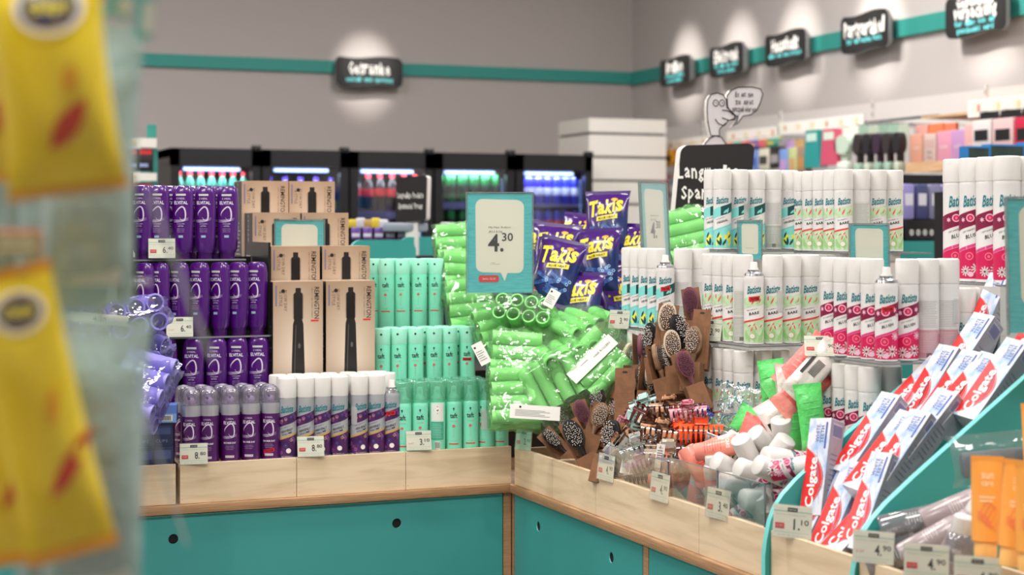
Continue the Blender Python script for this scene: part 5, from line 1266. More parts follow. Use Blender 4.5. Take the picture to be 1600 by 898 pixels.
# px, py of the middle, distance in from the counter front, lean, yaw of the bristle side, kind, scale, what sets it apart
BL = [(908, 700, .03, -28, 10, 'black', 1.35, 'hanging over the bin edge, largest kraft carton'), (876, 700, .045, -46, 20, 'vent', 1.15, 'jutting lowest over the narrow bin'),
      (852, 676, .06, -52, 25, 'mauve', 1.0, 'lying almost flat by the inner counter corner'), (873, 655, .10, -42, 5, 'oval', 1.2, 'leaning above the mauve one at the corner'),
      (933, 640, .12, 4, 0, 'black', 1.1, 'directly below the upright beige one'), (938, 612, .17, 2, -5, 'oval', 1.25, 'upright with speckled bristles, beside the carton back'),
      (978, 622, .13, 2, 176, 'oval', 1.3, 'showing only its tall kraft carton back with slot'), (930, 668, .08, 20, 15, 'wood', 1.15, 'slanting over the black one'),
      (952, 700, .04, 14, -20, 'black', 1.2, 'dark, lying next to the 4.90 tag'), (908, 608, .20, -26, 30, 'mauve', 1.05, 'leaning on the green roller bag'),
      (884, 630, .15, -50, 30, 'vent', .95, 'lying on the white packet edge'), (958, 656, .13, 26, -20, 'wood', 1.05, 'leaning crosswise below the tall carton back'),
      (952, 578, .22, -20, 0, 'mauve', 1.1, 'with splayed bristles under the white caps'), (976, 575, .20, 12, 60, 'oval', 1.15, 'seen edge-on under the white caps'),
      (1000, 560, .19, 0, 80, 'mauve', 1.1, 'pink backed and seen edge-on'), (1012, 600, .16, 8, 70, 'oval', 1.2, 'edge-on at the middle of the heap'),
      (1040, 520, .18, 8, 8, 'oval', 1.3, 'highest, in front of the white tester can'), (1052, 560, .17, -4, 14, 'oval', 1.2, 'directly under the highest one'),
      (1082, 490, .24, -6, 0, 'mauve', 1.15, 'dark bristled, against the pale green cans'), (1064, 535, .20, -14, 40, 'black', 1.2, 'shiny, beside the pale green cans'),
      (1084, 555, .19, 4, -10, 'wood', 1.2, 'lower down against the pale green cans'), (1030, 580, .14, -12, 75, 'wood', 1.15, 'edge-on below the highest one'),
      (1052, 604, .20, -46, 30, 'black', 1.1, 'slanting down to the clips, upper of two'), (1074, 600, .21, -50, 25, 'wood', 1.1, 'slanting down to the clips, wooden one'),
      (1034, 618, .19, -44, 20, 'black', 1.05, 'slanting down to the clips, lower of two'), (992, 610, .17, -4, 60, 'vent', 1.15, 'narrow, beside the tall carton back'),
      (1002, 634, .19, 6, 172, 'oval', 1.0, 'short carton back touching the hair clips'), (1078, 590, .16, -20, 20, 'mauve', 1.15, 'carton wedged between cans and clips'),
      (1024, 545, .17, -8, -30, 'black', 1.15, 'thin, left of the highest one'), (915, 660, .07, -20, 15, 'mauve', 1.05, 'reddish brown, behind the largest carton'),
      (890, 672, .08, -34, 12, 'black', 1.0, 'tucked under the beige leaning one'), (1096, 525, .22, 6, 178, 'oval', 1.1, 'carton back half behind the pale green cans')]
for px, py, u, ln, yw, kd, sc, lb in BL:
    a = math.radians(ln); b_ = math.radians(yw - 14); q = onu(px, py, u)
    M = frame(q, cv(math.sin(a), .22, math.cos(a)), cv(math.sin(b_), -math.cos(b_), .2 * math.cos(b_))) @ Matrix.Scale(sc * .80, 4) @ T(0, 0, -.09)
    put('hairbrush', BR[kd] + [('kraft_card', KC)], KN[kd] + ' ' + lb, 'hairbrush', M, 'hairbrushes in kraft cartons')
# =================================================================== HAIR CLIPS
def clip_parts(m, n=8, L=.085, r=.021, flat_=.9):
    sh = []
    for s_ in (-1, 1):
        o = MB()
        # backbone plate
        vs = []; k = 10
        for j in range(k + 1):
            a = math.radians(12 + 26 * j / k)
            for e in (0, 1): vs.append((-L / 2 + e * L, s_ * r * math.sin(a), r * math.cos(a) * flat_))
        o.add(vs, [(2 * j, 2 * j + 1, 2 * j + 3, 2 * j + 2) for j in range(k)], m)
        for i in range(n):
            x = -L / 2 + L * (i + .5) / n; w = L / n * .66; pts = [(x, s_ * r * math.sin(math.radians(36 + 118 * t / 7)), r * math.cos(math.radians(36 + 118 * t / 7)) * flat_) for t in range(8)]
            vs = [];
            for j, (a, b_, c) in enumerate(pts):
                ww = w / 2 * (1 - .55 * j / 7); k1 = 1 + .10
                vs += [(a - ww, b_, c), (a + ww, b_, c), (a + ww, b_ * k1, c * k1), (a - ww, b_ * k1, c * k1)]
            fs = []
            for j in range(7):
                for q in range(4): fs.append((4 * j + q, 4 * j + (q + 1) % 4, 4 * j + 4 + (q + 1) % 4, 4 * j + 4 + q))
            fs.append((28, 29, 30, 31)); o.add(vs, fs, m)
        o.rbox(-.012, .012, s_ * .002, s_ * .013, r * .85, r * 1.45, .003, m)
        sh.append(('jaw', o.mesh('jaw')))
    sh.append(('spring', MB().tube([(-.01, 0, r * .8), (.01, 0, r * .8)], .004, SILVER, 10).mesh('spring'))); return sh
CL = {'orange': P('clip_orange', (238, 84, 36), .18, coat=.5), 'brown': P('clip_brown', (84, 34, 30), .15, coat=.6), 'tort': P('clip_tortoise', (64, 40, 32), .2, coat=.5, noise=((190, 140, 104), 60, (1, 1, 1), .45, .55)),
      'clear': clear('clip_clear', (224, 230, 226), .08, .35, (206, 212, 208), .7), 'pink': P('clip_pink', (206, 150, 160), .25, coat=.4, noise=((150, 60, 80), 70, (1, 1, 1), .45, .55)), 'blue': P('clip_blue', (34, 52, 150), .2, coat=.4, noise=((150, 190, 220), 70, (1, 1, 1), .55, .6)),
      'mint': P('clip_mint', (168, 200, 196), .25, coat=.4), 'grey': P('clip_smoke', (120, 110, 104), .2, coat=.4), 'cream': clear('clip_cream', (230, 222, 206), .1, .5, (214, 200, 180), .7), 'lilac': P('clip_lilac', (196, 150, 172), .25, coat=.4), 'tealc': P('clip_petrol', (24, 90, 110), .2, coat=.5)}
CLP = {k: clip_parts(m, 8 if k != 'orange' else 9) for k, m in CL.items()}
CLL = [(1096, 682, .09, 'orange', 0, -25, 1.15, 'bright orange claw hair clip on top of the heap'), (1066, 672, .11, 'orange', 30, 20, .9, 'second orange claw hair clip beside the larger orange one'), (1018, 660, .09, 'brown', -26, 20, 1.15, 'glossy dark brown claw hair clip with slanted white tag'), (1092, 708, .09, 'brown', 2, -5, 1.15, 'maroon claw hair clip under the orange one'),
       (972, 694, .07, 'tort', 50, 10, 1.0, 'tortoiseshell claw hair clip nearest the brushes'), (1034, 682, .07, 'tort', -8, 0, 1.15, 'tortoiseshell claw hair clip between maroon and clear ones'), (1048, 644, .12, 'tort', 5, -4, 1.1, 'tortoiseshell claw hair clip behind the glossy brown one'),
       (966, 714, .03, 'clear', 52, 12, 1.15, 'clear ribbed claw hair clip behind the pane, nearest the price tag'), (1002, 706, .05, 'clear', 20, 0, 1.1, 'clear carded claw hair clip in the middle of the bin'), (1076, 650, .12, 'pink', 6, 0, 1.0, 'pink streaked claw hair clip behind the orange one'),
       (1098, 648, .17, 'blue', -30, 0, .6, 'small blue spotted hair clip behind the orange one'), (1044, 716, .04, 'cream', 0, 10, 1.2, 'cream see-through claw hair clip beside the white hang tag'), (1010, 636, .12, 'mint', 20, 5, .9, 'pale mint hair clip touching a short brush carton'), (996, 652, .10, 'mint', 80, 5, .8, 'pale mint hair clip upright by the brown one'),
       (1004, 726, .02, 'lilac', 20, 0, .95, 'lilac hair clip low behind the pane'), (1000, 748, .015, 'tealc', 10, 0, .85, 'petrol blue hair clip lowest behind the pane'), (980, 664, .12, 'pink', 66, 0, .8, 'dusky pink hair clip beside the short brush carton'),
       (1130, 700, .12, 'grey', -20, 0, 1.0, 'smoky grey claw hair clip at the bottle end of the heap'), (960, 742, .018, 'grey', 40, 0, 1.0, 'smoky hair clip low behind the price tag'), (1062, 734, .05, 'grey', -10, 0, 1.0, 'smoky grey hair clip beneath the cream one'), (1018, 700, .08, 'brown', 40, 0, .9, 'brown claw hair clip half buried by the white hang tag')]
for px, py, u, k, an, tilt, sc, lb in CLL:
    q = onu(px, py - 4, max(u, .052)); a = math.radians(an); ax = cv(math.cos(a), -.15, math.sin(a)); up = cv(-math.sin(a), -.35, math.cos(a))
    y = up.cross(ax).normalized(); up = ax.cross(y).normalized()
    M = Matrix((ax, y, up)).transposed().to_4x4(); M.translation = q
    put('hair_clip', CLP[k], lb, 'hair clip', M @ Matrix.Rotation(math.radians(tilt), 4, 'X') @ Matrix.Scale(sc * 1.02, 4), 'claw hair clips in the bin')
for px, py, u, w, h, an, lb in ((1031, 712, .02, .02, .052, 4, 'white hang tag with printed code on the cream hair clip'), (1004, 646, .10, .017, .045, 34, 'slanted white tag on the glossy brown hair clip'), (1042, 690, .09, .03, .02, -24, 'white tag lying between tortoiseshell and maroon clips'), (992, 682, .07, .03, .02, -20, 'printed silver card on the clear hair clip'), (978, 728, .012, .025, .035, 8, 'small grey card behind the pane near the price tag')):
    o = MB().box(-w / 2, w / 2, 0, .0008, -h / 2, h / 2, PAPER); f = flat(-.0004); o.shape(circ(0, h * .38, .0016), INK, f)
    for i in range(4): o.band(-w * .35, w * .3, h * (-.1 + .1 * i), h * (-.06 + .1 * i), pk((110, 110, 120)), f, 0, 1)
    o.band(-w * .2, w * .2, -h * .4, -h * .25, TAGY, f, 0, 1); o.obj('hang_tag', lb, 'label', M=TP(onu(px, py, u), -50, -8, an))
# clear bag of hair ties
r = put('hair_tie_bag', [], 'clear bag of teal and white hair ties standing before the pale green cans', 'hair ties', frame(onu(1150, 650, .20), cv(.25, .2, 1), cv(-.2, -1, .2)))
rr = random.Random(4); o = MB(); TI = [P('tie_teal', (90, 160, 180), .6), P('tie_white', (232, 232, 226), .6), P('tie_green', (120, 170, 150), .6)]
for i in range(70):
    c = Vector((rr.uniform(-.035, .035), rr.uniform(-.012, .012), rr.uniform(-.045, .05))); a = rr.uniform(0, PI)
    if abs(c.x) > .04 - max(0, c.z) * .5: continue
    d_ = Vector((math.cos(a), rr.uniform(-.4, .4), math.sin(a))) * .011; e_ = Vector((-math.sin(a), .2, math.cos(a))) * .004
    o.tube([c - d_, c - d_ * .4 + e_, c + d_ * .4 + e_, c + d_], .0016, TI[i % 3], 5)
t = mk('hair_ties', o.mesh('hair_ties'), parent=r); t['kind'] = 'stuff'
b, _f = pouch(.10, .14, .035, 4, lambda x, z, s: clear('bag_film', (240, 246, 246), .12, .05, (220, 226, 226), .45, bump=(26, .6)), nx=12, nz=14)
e = mk('clear_bag', b.mesh('clear_bag'), parent=r); e.matrix_local = T(0, 0, -.07)
# =================================================================== CORAL BOTTLES AND SMALL CANS
COR = P('coral_bottle', (238, 142, 124), .35, coat=.3); CORP = P('coral_print', (206, 96, 84), .4)
def coral_bottle():
    o = MB().lathe([(.0155, 0), (.017, .003), (.017, .078), (.0155, .082)], COR, 20); m = cyl(.017, .0004)
    for i in range(7): o.band(-.012, .012 - (i % 3) * .003, .02 + i * .005, .0213 + i * .005, CORP, m, 0, 4)
    o.text('CARE', 0, .064, .02, pk((250, 236, 230)), m, h=.007, bold=.02)
    q = MB().lathe([(.0155, .08), (.0158, .086), (.0145, .104), (.0105, .108), (.0095, .122), (.008, .124)], CAPW, 20); return [('bottle_body', o.mesh('bottle_body')), ('cap', q.mesh('cap'))]
CBP = coral_bottle()
CBL = [(1112, 704, .12, 24, 'coral bottle with white cap lying along the back of its bin'), (1080, 728, .08, 30, 'coral bottle lying slanted in the middle of its bin'), (1062, 752, .03, -52, 'coral bottle propped behind the pane, white nozzle down'), (1122, 722, .09, 62, 'coral bottle standing under the white nozzle one'),
       (1098, 748, .05, -60, 'coral bottle leaning with its cap down near the pane edge'), (1088, 775, .015, 84, 'coral bottle upright at the pane beside the 3.40 tag'), (1138, 702, .14, 12, 'coral bottle crosswise in front of the hair tie bag'), (1064, 752, .08, 8, 'coral bottle lowest behind the 4.90 tag'), (1116, 764, .03, 100, 'coral bottle behind the 3.40 tag')]
def lay(px, py, u, an, parts, name, lb, cat, grp, sc=1.0, L=.12, away=.25):
    a = math.radians(an); M = frame(onu(px, py, max(u, .062)), cv(math.cos(a), -away, math.sin(a)), cv(-math.sin(a) * .2, -1, .35)) @ Matrix.Rotation(rnd.uniform(-.6, .6), 4, 'Z') @ Matrix.Scale(sc, 4) @ T(0, 0, -L / 2)
    return put(name, parts, lb, cat, M, grp)
for px, py, u, an, lb in CBL: lay(px, py - 4, min(max(u, .062), .085), an, CBP, 'coral_bottle', lb, 'bottle', 'coral bottles in the bin', 1.15, .124)
MINI = shampoo_can('blush', H=.108, R=.0215)
ML = [(1158, 716, .10, 118, 'small pink print can, white cap up, beside the coral bottles'), (1172, 742, .07, 158, 'small pink print can lying with its white cap towards the coral bottles'), (1148, 756, .05, 172, 'small can lying cap outwards above the 3.40 tag'), (1200, 700, .15, 135, 'small can with tilted white cap below the green packs'),
      (1228, 718, .12, 170, 'small can with white cap towards the toothpaste end'), (1214, 740, .08, 154, 'small can lying across the top, largest white cap in the bin'), (1244, 730, .10, 12, 'small can showing its pink print beside the teal side board'), (1190, 764, .05, -80, 'small can standing upside down with silver base up'),
      (1160, 792, .02, 40, 'small can lowest behind the pane with silver base out'), (1182, 780, .03, 176, 'small can lying level behind the pane'), (1192, 806, .015, 112, 'small can with white cap at the pane bottom corner'), (1222, 690, .17, 100, 'small can farthest back below the green packs'), (1134, 736, .09, 150, 'small can peeping between coral bottles and white caps'), (1206, 716, .12, 60, 'small can wedged behind the large white cap'), (1140, 772, .03, 10, 'small can lying directly behind the 3.40 tag')]
for px, py, u, an, lb in ML: lay(px + (14 if px < 1190 else 2), py, max(u, .085), an, MINI, 'small_spray_can', lb, 'spray can', 'small white-capped cans in the bin', 1.0, .108, .4)
# =================================================================== GREEN AND CORAL PACKS
def wipe(c1, c2, seed):
    m1, m2 = P('pack_%d_%d' % (c1[0], c1[1]), c1, .35, bump=(60, .4)), P('pack_%d_%d' % (c2[0], c2[1]), c2, .35, bump=(60, .4))
    o, fr = pouch(.062, .145, .028, seed, lambda x, z, s: (m2 if (z < .03 or abs(x) < .010 and s < 0) else m1), nx=14, nz=20, wr=.003)
    f = lambda x, z: (lambda p: (p[0], p[1] - .0008, p[2]))(fr(x, z))
    if c1[0] > 220 and c1[1] > 220:
        for i in range(12): o.band(-.01, .01, .06 + i * .003, .0615 + i * .003, INK, f, 0, 3)
        o.band(-.025, -.018, .05, .10, INK, f, 0, 2)
    else:
        for i in range(5): o.band(-.02, .02, .05 + i * .014, .053 + i * .014, m2 if c2[0] < 250 else m2, f, .1, 4)
    return o.mesh('wipes_pack')
WG, WC, WW = wipe((90, 206, 104), (112, 216, 122), 3), wipe((242, 116, 108), (246, 150, 140), 5), wipe((236, 228, 222), (226, 218, 210), 8)
WL = [(1208, 612, .20, -4, -34, WG, 'green soft pack standing upright beside the lowest pale green cans'), (1229, 620, .20, -3, 40, WW, 'white soft pack with barcode between two green packs'), (1258, 566, .24, 46, -10, WC, 'coral soft pack sticking up towards the 3.90 tag'), (1244, 590, .23, 60, 0, WG, 'green soft pack lying under the uppermost coral one'),
      (1258, 606, .21, 52, 0, WC, 'coral soft pack in the middle of the heap'), (1244, 652, .19, 2, 0, WG, 'green soft pack standing low before the hot pink cans'), (1268, 652, .19, -6, 10, WG, 'green soft pack standing beside the hot pink cans'), (1272, 578, .22, 44, 5, WW, 'pinkish white soft pack behind the coral ones'),
      (1195, 672, .19, -60, 0, WG, 'green soft pack lying at the foot of the upright one'), (1208, 682, .17, -70, 0, WC, 'coral soft pack low among the small white caps'), (1222, 672, .18, -30, 0, WW, 'white soft pack corner above the small white caps')]
for px, py, u, ln, yw, me, lb in WL:
    a = math.radians(ln); b_ = math.radians(yw); M = frame(onu(px, py, u), cv(math.sin(a), .2, math.cos(a)), cv(math.sin(b_), -math.cos(b_), .2)) @ T(0, 0, -.075)
    mk('wipes_pack', me, lb, 'soft pack', 'green and coral soft packs', M=M)
# =================================================================== TOOTHPASTE
def slope_pt(px, py, off=.06):
    lo, hi = .085, .62
    for _ in range(30):
        mid = (lo + hi) / 2; p = onu(px, py, mid)
        if p.z > .90 + .71 * mid + off: lo = mid
        else: hi = mid
    return onu(px, py, (lo + hi) / 2)
TL = [(1352, 674, 52, 'large toothpaste box at the far teal board, name in full view'), (1275, 778, 60, 'toothpaste box at the bin front just behind the 1.10 tag'), (1306, 790, 62, 'toothpaste box at the bin front, second from the 1.10 tag'), (1398, 704, 52, 'toothpaste box beside the large one, in the middle row'),
      (1376, 702, 48, 'toothpaste box half hidden behind the middle row one'), (1274, 728, 80, 'toothpaste box standing almost upright by the far teal board'), (1236, 800, 84, 'toothpaste box standing behind the 1.10 tag'), (1446, 600, 54, 'toothpaste box third row, nearest the hot pink cans'),
      (1420, 610, 42, 'toothpaste box lying flat under the third row'), (1478, 606, 50, 'toothpaste box third row with shaded red lens'), (1502, 606, 44, 'toothpaste box lying across the third row'), (1548, 590, 50, 'toothpaste box third row at the nearer teal board'),
      (1536, 488, 62, 'toothpaste box highest, leaning against the large cans'), (1344, 806, 42, 'toothpaste box lying flat along the nearer teal board'), (1322, 838, 60, 'toothpaste box lowest with its name cut by the bin front'), (1352, 780, 66, 'toothpaste box with barcode between front row and nearer board'),
      (1436, 668, 48, 'toothpaste box short part visible under the third row'), (1500, 548, 52, 'toothpaste box behind the third row below the highest'), (1596, 540, 52, 'toothpaste box cut by the picture edge')]
for k, (px, py, an, lb) in enumerate(TL):
    a = math.radians(an); off = .075 + .0 * k
    M = frame(slope_pt(px, py, off), cv(math.cos(a), .30, math.sin(a)), cv(-.80 + .08 * (k % 3), -.50, .42)) @ T(0, .0, -.095)
    mk('toothpaste_box', TPX, 'white and red ' + lb, 'toothpaste', 'toothpaste boxes in the teal bin', M=M)
# =================================================================== GREY BOTTLES AND ORANGE TUBES
GB = P('grey_lilac_bottle', (160, 146, 148), .25, coat=.4); GBC = clear('clear_bottle', (222, 222, 224), .04, .3, (180, 180, 186), .9)
def grey_bottle(m):
    o = MB().lathe([(.021, 0), (.0235, .004), (.0235, .105), (.02, .115), (.013, .12)], m, 24); f = cyl(.0235, .0006)
    for i in range(5): o.band(-.011, .010 - .003 * (i % 2), .05 + i * .005, .0508 + i * .005, pk((236, 228, 226)), f, 0, 5)
    o.text('hair mist', 0, .092, .03, pk((236, 228, 226)), f, h=.009)
    q = MB().lathe([(.0165, .118), (.0175, .12), (.0175, .145), (.015, .148)], CAPW, 20); return [('bottle_body', o.mesh('bottle_body')), ('cap', q.mesh('cap'))]
GA, GC = grey_bottle(GB), grey_bottle(GBC)
for px, py, u, an, pr, lb in ((1506, 790, .12, 24, GA, 'greyish lilac bottle lying highest against the teal board'), (1470, 838, .06, 30, GA, 'greyish lilac bottle with white cap above the 4.90 tag'), (1408, 838, .05, 22, GC, 'clear bottle lying by the teal board foot'), (1418, 866, .02, 20, GC, 'clear bottle lowest, behind the first grey bin tag'), (1500, 838, .08, 60, GA, 'greyish bottle tucked behind the orange tubes'),
                              (1494, 872, .03, 80, GC, 'clear bottle standing beside the orange tubes'), (1440, 812, .09, 14, GC, 'clear bottle behind the white-capped greyish one')):
    lay(px, py, u, an, pr, 'hair_bottle', lb, 'bottle', 'grey and clear bottles', 1.0, .148, .1)
b, _f = pouch(.16, .09, .04, 9, lambda x, z, s: clear('bag_film', (236, 242, 242), .08, .06), nx=16, nz=12)
b.rbox(-.06, .06, -.01, .012, .015, .06, .008, P('grey_comb', (110, 118, 124), .4))
b.obj('clear_bag', 'crumpled clear bag with a grey comb behind the orange tubes', 'bag', M=frame(onu(1560, 756, .2), cv(-.1, .3, 1), cv(0, -1, .3)))
OR = P('orange_tube', (244, 164, 72), .32, coat=.3); ORD_ = P('orange_swirl', (240, 130, 84), .35)
def tube_mesh(seed):
    o = MB(); secs = []
    for t in range(11):
        q = t / 10; secs.append((.03 + .125 * q, .022 + .003 * q, .019 * (1 - q) ** .8 + .0012))
    o.loft([(0.028, .0175, .0175)] + secs, OR, 24, 2.0); o.box(-.0255, .0255, -.001, .001, .155, .163, OR)
    def mp(x, z):
        q = min(max((z - .03) / .125, 0), 1); a = .022 + .003 * q; b_ = .019 * (1 - q) ** .8 + .0012
        return (x, -b_ * math.sqrt(max(0, 1 - (x / a) ** 2)) - .0006, z)
    for i in range(6): o.stroke([(-.016 + .003 * j, .06 + .004 * i + .012 * math.sin(j * .5 + i)) for j in range(11)], .0022, ORD_, mp, True)
    o.text('sun', 0, .132, .018, pk((252, 230, 190)), mp, h=.009); o.text('care', 0, .12, .018, pk((252, 230, 190)), mp, h=.007); o.band(-.012, .012, .098, .100, pk((252, 230, 190)), mp, 0, 4); o.band(-.012, .008, .092, .094, pk((252, 230, 190)), mp, 0, 4)
    q = MB().lathe([(.0175, 0), (.018, .002), (.018, .028), (.0175, .03)], pk((250, 190, 110)), 22); return [('tube_body', o.mesh('tube_body')), ('cap', q.mesh('cap'))]
OT = tube_mesh(1)
for px, py, Y, ln, lb in ((1540, 862, 2.62, 2, 'orange squeeze tube nearest the grey bottles'), (1580, 872, 2.55, 7, 'orange squeeze tube in the middle, tilted'), (1610, 880, 2.48, 2, 'orange squeeze tube cut by the picture edge'), (1622, 770, 2.8, 0, 'orange squeeze tube farther back at the picture edge')):
    a = math.radians(ln); put('squeeze_tube', OT, lb, 'tube', frame(S(px, py, Y), cv(math.sin(a), .06, math.cos(a)), cv(-.15, -1, 0)) @ T(0, 0, -.012), 'orange squeeze tubes')
# dark shelf unit seen past the top tiers
r = put('gondola', [], 'dark shelf unit with lilac goods and icon strip seen between the top tiers', 'shelving', Matrix())
p0, p1 = onw(1424, 268, 1.6), onw(1500, 268, 1.6); za, zb_, zc_, zd_ = [onw(1450, y, 1.6).z for y in (268, 343, 374, 400)]
xx0, xx1 = p0.x, p0.x + 1.0
mk('back_panel', MB().box(xx0, xx1, 1.95, 1.98, 0, za, DARK).mesh('back_panel'), parent=r)
mk('icon_strip', (lambda o: o)(MB().box(xx0 - .02, xx1, 1.6, 1.62, zc_, zb_, BLACK)).mesh('icon_strip'), parent=r)
o = MB(); f = flat(1.598)
for k in range(9): o = MB(); o.ring(xx0 + .0 + k * .033, (zb_ + zc_) / 2 - .012, .006, .0095, SW, f, 12, 1.3); o.shape(circ(xx0 + k * .033, (zb_ + zc_) / 2 - .012, .004, 4), SW, f); mk('icon', o.mesh('icon'), parent=r)
mk('front_panel', MB().box(xx0 - .25, xx1, 1.58, 1.6, 0, zc_ - .006, TEAL).mesh('front_panel'), parent=r)
LI = [P('lilac_goods', (150, 140, 200), .5), P('navy_goods', (70, 74, 120), .5), P('grey_goods', (130, 130, 160), .5)]
for k in range(4):
    MB().rbox(-.03, .03, 0, .08, 0, .15, .01, LI[k % 3]).box(-.02, .02, -.001, 0, .06, .11, PW).obj('boxed_goods', 'lilac or navy pack on the dark shelf unit, %s from the pale green cans' % ORD[k], 'pack', 'packs on the dark shelf unit', M=T(xx0 + .06 + k * .068, 1.70, zb_))
mk('shelf_board', MB().box(xx0 - .02, xx1, 1.62, 1.95, zb_ - .02, zb_, DARK).mesh('shelf_board'), parent=r)
BE = P('blue_edge', (40, 130, 200), .4); PIC = P('dark_picture', (20, 44, 50), .5, noise=((40, 60, 50), 12, (1, 1, 1), .4, .6))
for k in range(3):
    w0 = [(1512, 1546), (1547, 1600), (1601, 1650)][k]; p, q = onw(w0[0], 228 - 3 * k, .9), onw(w0[1], 228, .9); w = q.x - p.x
    MB().box(0, w, 0, .05, -.16, 0, BE).box(.004, w - .004, -.001, 0, -.156, -.006, PIC).obj('picture_box', 'blue-edged dark picture box above the large pink cans, %s from the lilac goods' % ORD[k], 'box', 'blue-edged boxes', M=T(p.x, .9, p.z))
mk('shelf_unit', MB().box(onw(1512, 300, .9).x, onw(1512, 300, .9).x + .6, .895, 1.1, 0, onw(1512, 228, .9).z - .165, DARK).mesh('shelf_unit'), 'dark shelf unit that carries the blue-edged picture boxes', 'shelving')

# =================================================================== HANGING GOODS CLOSE TO THE LENS
YE = P('snack_yellow', (240, 208, 40), .17, coat=.4, noise=((246, 222, 70), 12, (1, 1, 1), .4, .7)); YR = P('snack_red', (206, 70, 40), .3, coat=.3); YN = P('snack_navy', (40, 44, 96), .3, coat=.3); YO = P('snack_orange', (232, 160, 40), .3, coat=.3)
def snack(W_, H_, seed):
    o, fr = pouch(W_, H_, W_ * .42, seed, lambda x, z, s: YE if .06 * H_ < z < .94 * H_ else YO, nx=16, nz=24, wr=.0025)
    f = lambda x, z: (lambda p: (p[0], p[1] - .0006, p[2]))(fr(x, z)); f2 = lambda x, z: (lambda p: (p[0], p[1] - .0011, p[2]))(fr(x, z))
    o.shape(circ(W_ * .05, H_ * .84, W_ * .26, 18, W_ * .16), YN, f); o.ring(W_ * .05, H_ * .84, W_ * .26, W_ * .31, pk((236, 232, 220)), f2, 18, .8)
    o.text('chips', W_ * .05, H_ * .84, W_ * .38, CYL, f2, bold=.03); o.shape(leaf(-W_ * .1, H_ * .2, H_ * .3, W_ * .2, .8), YR, f); o.shape(leaf(W_ * .12, H_ * .44, H_ * .14, W_ * .14, 1.3), YO, f)
    return o.mesh('snack_bag')
SN = [snack(.084, .155, 1), snack(.066, .215, 2)]
AQ = clear('aqua_wrap', (222, 240, 240), .12, .55, (190, 212, 208), .6, bump=(30, .8)); AQC = P('aqua_print', (96, 176, 180), .4); AQP = P('pale_card', (206, 212, 204), .5)
def aqua(W_, H_, seed):
    o, fr = pouch(W_, H_, W_ * .5, seed, lambda x, z, s: AQ, nx=14, nz=24, wr=.003)
    q = MB().rbox(-W_ * .36, W_ * .36, -W_ * .1, W_ * .1, H_ * .08, H_ * .82, .004, AQP); f = flat(-W_ * .1 - .0004)
    for i in range(4): q.shape(circ(0, H_ * (.2 + .15 * i), W_ * .17, 12), pk((150, 150, 180)) if i < 2 else YO, f); q.shape(circ(0, H_ * (.2 + .15 * i), W_ * .09, 12), AQP, flat(-W_ * .1 - .0008))
    q.box(-W_ * .36, -W_ * .28, -W_ * .102, -W_ * .1, H_ * .08, H_ * .82, AQC); q.box(-W_ * .2, W_ * .2, -W_ * .102, -W_ * .1, H_ * .44, H_ * .52, pk((110, 100, 96)))
    return [('wrapper', o.mesh('wrapper')), ('printed_card', q.mesh('printed_card'))]
AQM = aqua(.072, .205, 3)
rk = put('hook_rack', [], 'wire hook rack holding the yellow snack bags and aqua packs', 'rack', TP(S(60, -60, 1.3)))
W1_ = MB()
M0 = rk.matrix_world.inverted()
def wire(a, b_, r_, m): W1_.tube([M0 @ a, M0 @ b_], r_, m, 8)
wire(S(-200, -40, 1.32), S(240, -40, 1.30), .003, SILVER); wire(S(-200, 448, 1.42), S(236, 440, 1.40), .0016, SILVER)
for px in (30, 100, 190): wire(S(px, -42, 1.30), S(px + 6, -30, 1.15), .0015, SILVER); wire(S(px, 446, 1.41), S(px + 6, 420, 1.17), .0015, SILVER)
wire(S(160, -60, 1.35), S(160, 1100, 1.45), .002, SILVER); wire(S(218, 620, 1.2), S(292, 850, 1.35), .0013, clear('clear_wire', (230, 236, 236), .1, .5, (210, 216, 216), .5))
wire(S(232, 300, 1.1), S(330, 560, 1.3), .0016, MATS['clear_wire'])
mk('wire_frame', W1_.mesh('wire_frame'), parent=rk)
def hang(px, py, Y, tl, yw): 
    a = math.radians(tl); b_ = math.radians(yw); return frame(S(px, py, Y), cv(math.sin(a), 0.02, math.cos(a)), cv(math.sin(b_), -math.cos(b_), 0))
mk('snack_bag', SN[0], 'yellow snack bag hanging highest, fully in view at the near rack', 'snack bag', 'yellow snack bags on the near rack', M=hang(108, 304, 1.16, -8, 12))
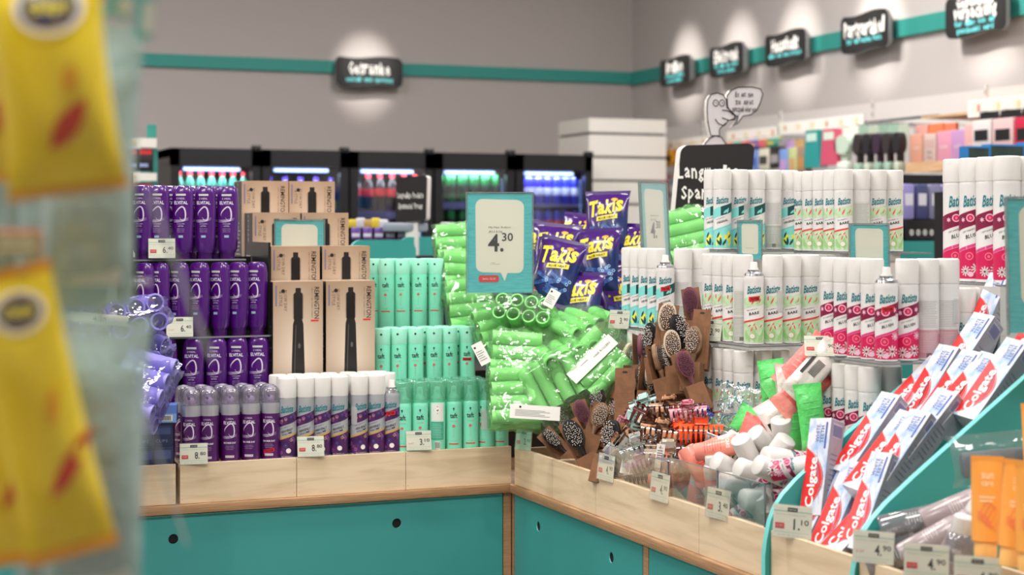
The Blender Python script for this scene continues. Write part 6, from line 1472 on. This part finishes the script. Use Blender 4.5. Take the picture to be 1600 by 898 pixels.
mk('snack_bag', SN[0], 'yellow snack bag hanging highest, cut by the picture edge', 'snack bag', 'yellow snack bags on the near rack', M=hang(6, 285, 1.20, -4, -10))
mk('snack_bag', SN[1], 'yellow snack bag in the lower row beside the long aqua pack', 'snack bag', 'yellow snack bags on the near rack', M=hang(116, 868, 1.20, -14, 14))
mk('snack_bag', SN[1], 'yellow snack bag in the lower row, cut by the picture edge', 'snack bag', 'yellow snack bags on the near rack', M=hang(34, 880, 1.24, -8, 0))
for k, (px, py, Y, lb) in enumerate(((132, 480, 1.34, 'aqua wrapped pack behind the upper full yellow bag'), (90, 490, 1.42, 'aqua wrapped pack deeper in behind the upper yellow bags'), (142, 950, 1.30, 'long aqua wrapped pack beside the lower full yellow bag'), (36, 500, 1.44, 'aqua wrapped pack nearest the picture edge, upper row'), (90, 945, 1.42, 'aqua wrapped pack behind the lower full yellow bag'))):
    put('aqua_pack', AQM, lb, 'pack', hang(px, py, Y, 2, 8 + 6 * k) @ Matrix.Scale(1.12, 4), 'aqua packs on the near rack')
o = MB().rbox(-.018, .018, 0, .01, 0, .022, .002, P('scrub_orange', (190, 110, 70), .5)); o.box(-.018, .018, -.0006, 0, .0, .019, pk((150, 150, 120)))
o.text('Scrub', 0, .0145, -.024, pk((226, 220, 190)), flat(-.0012), h=.006, bold=.02); o.text('Mommy', 0, .007, -.028, pk((226, 220, 190)), flat(-.0012), h=.006, bold=.02)
o.obj('sponge_box', 'small orange box with mirrored white lettering between the yellow bags', 'box', M=hang(26, 402, 1.30, 0, 0))
for px, py, w, h, tl, lb in ((224, 60, .014, .032, 4, 'small aqua card hanging alone at the picture top'), (150, 34, .022, .022, -30, 'crumpled aqua and white card at the picture top'), (182, 26, .018, .02, 20, 'pale lilac and aqua card at the picture top')):
    MB().box(-w / 2, w / 2, 0, .0008, 0, h, AQC).box(-w * .1, w * .45, -.0004, 0, .004, h - .004, AQP).obj('hanging_card', lb, 'card', M=hang(px, py, 1.22, tl, 10))
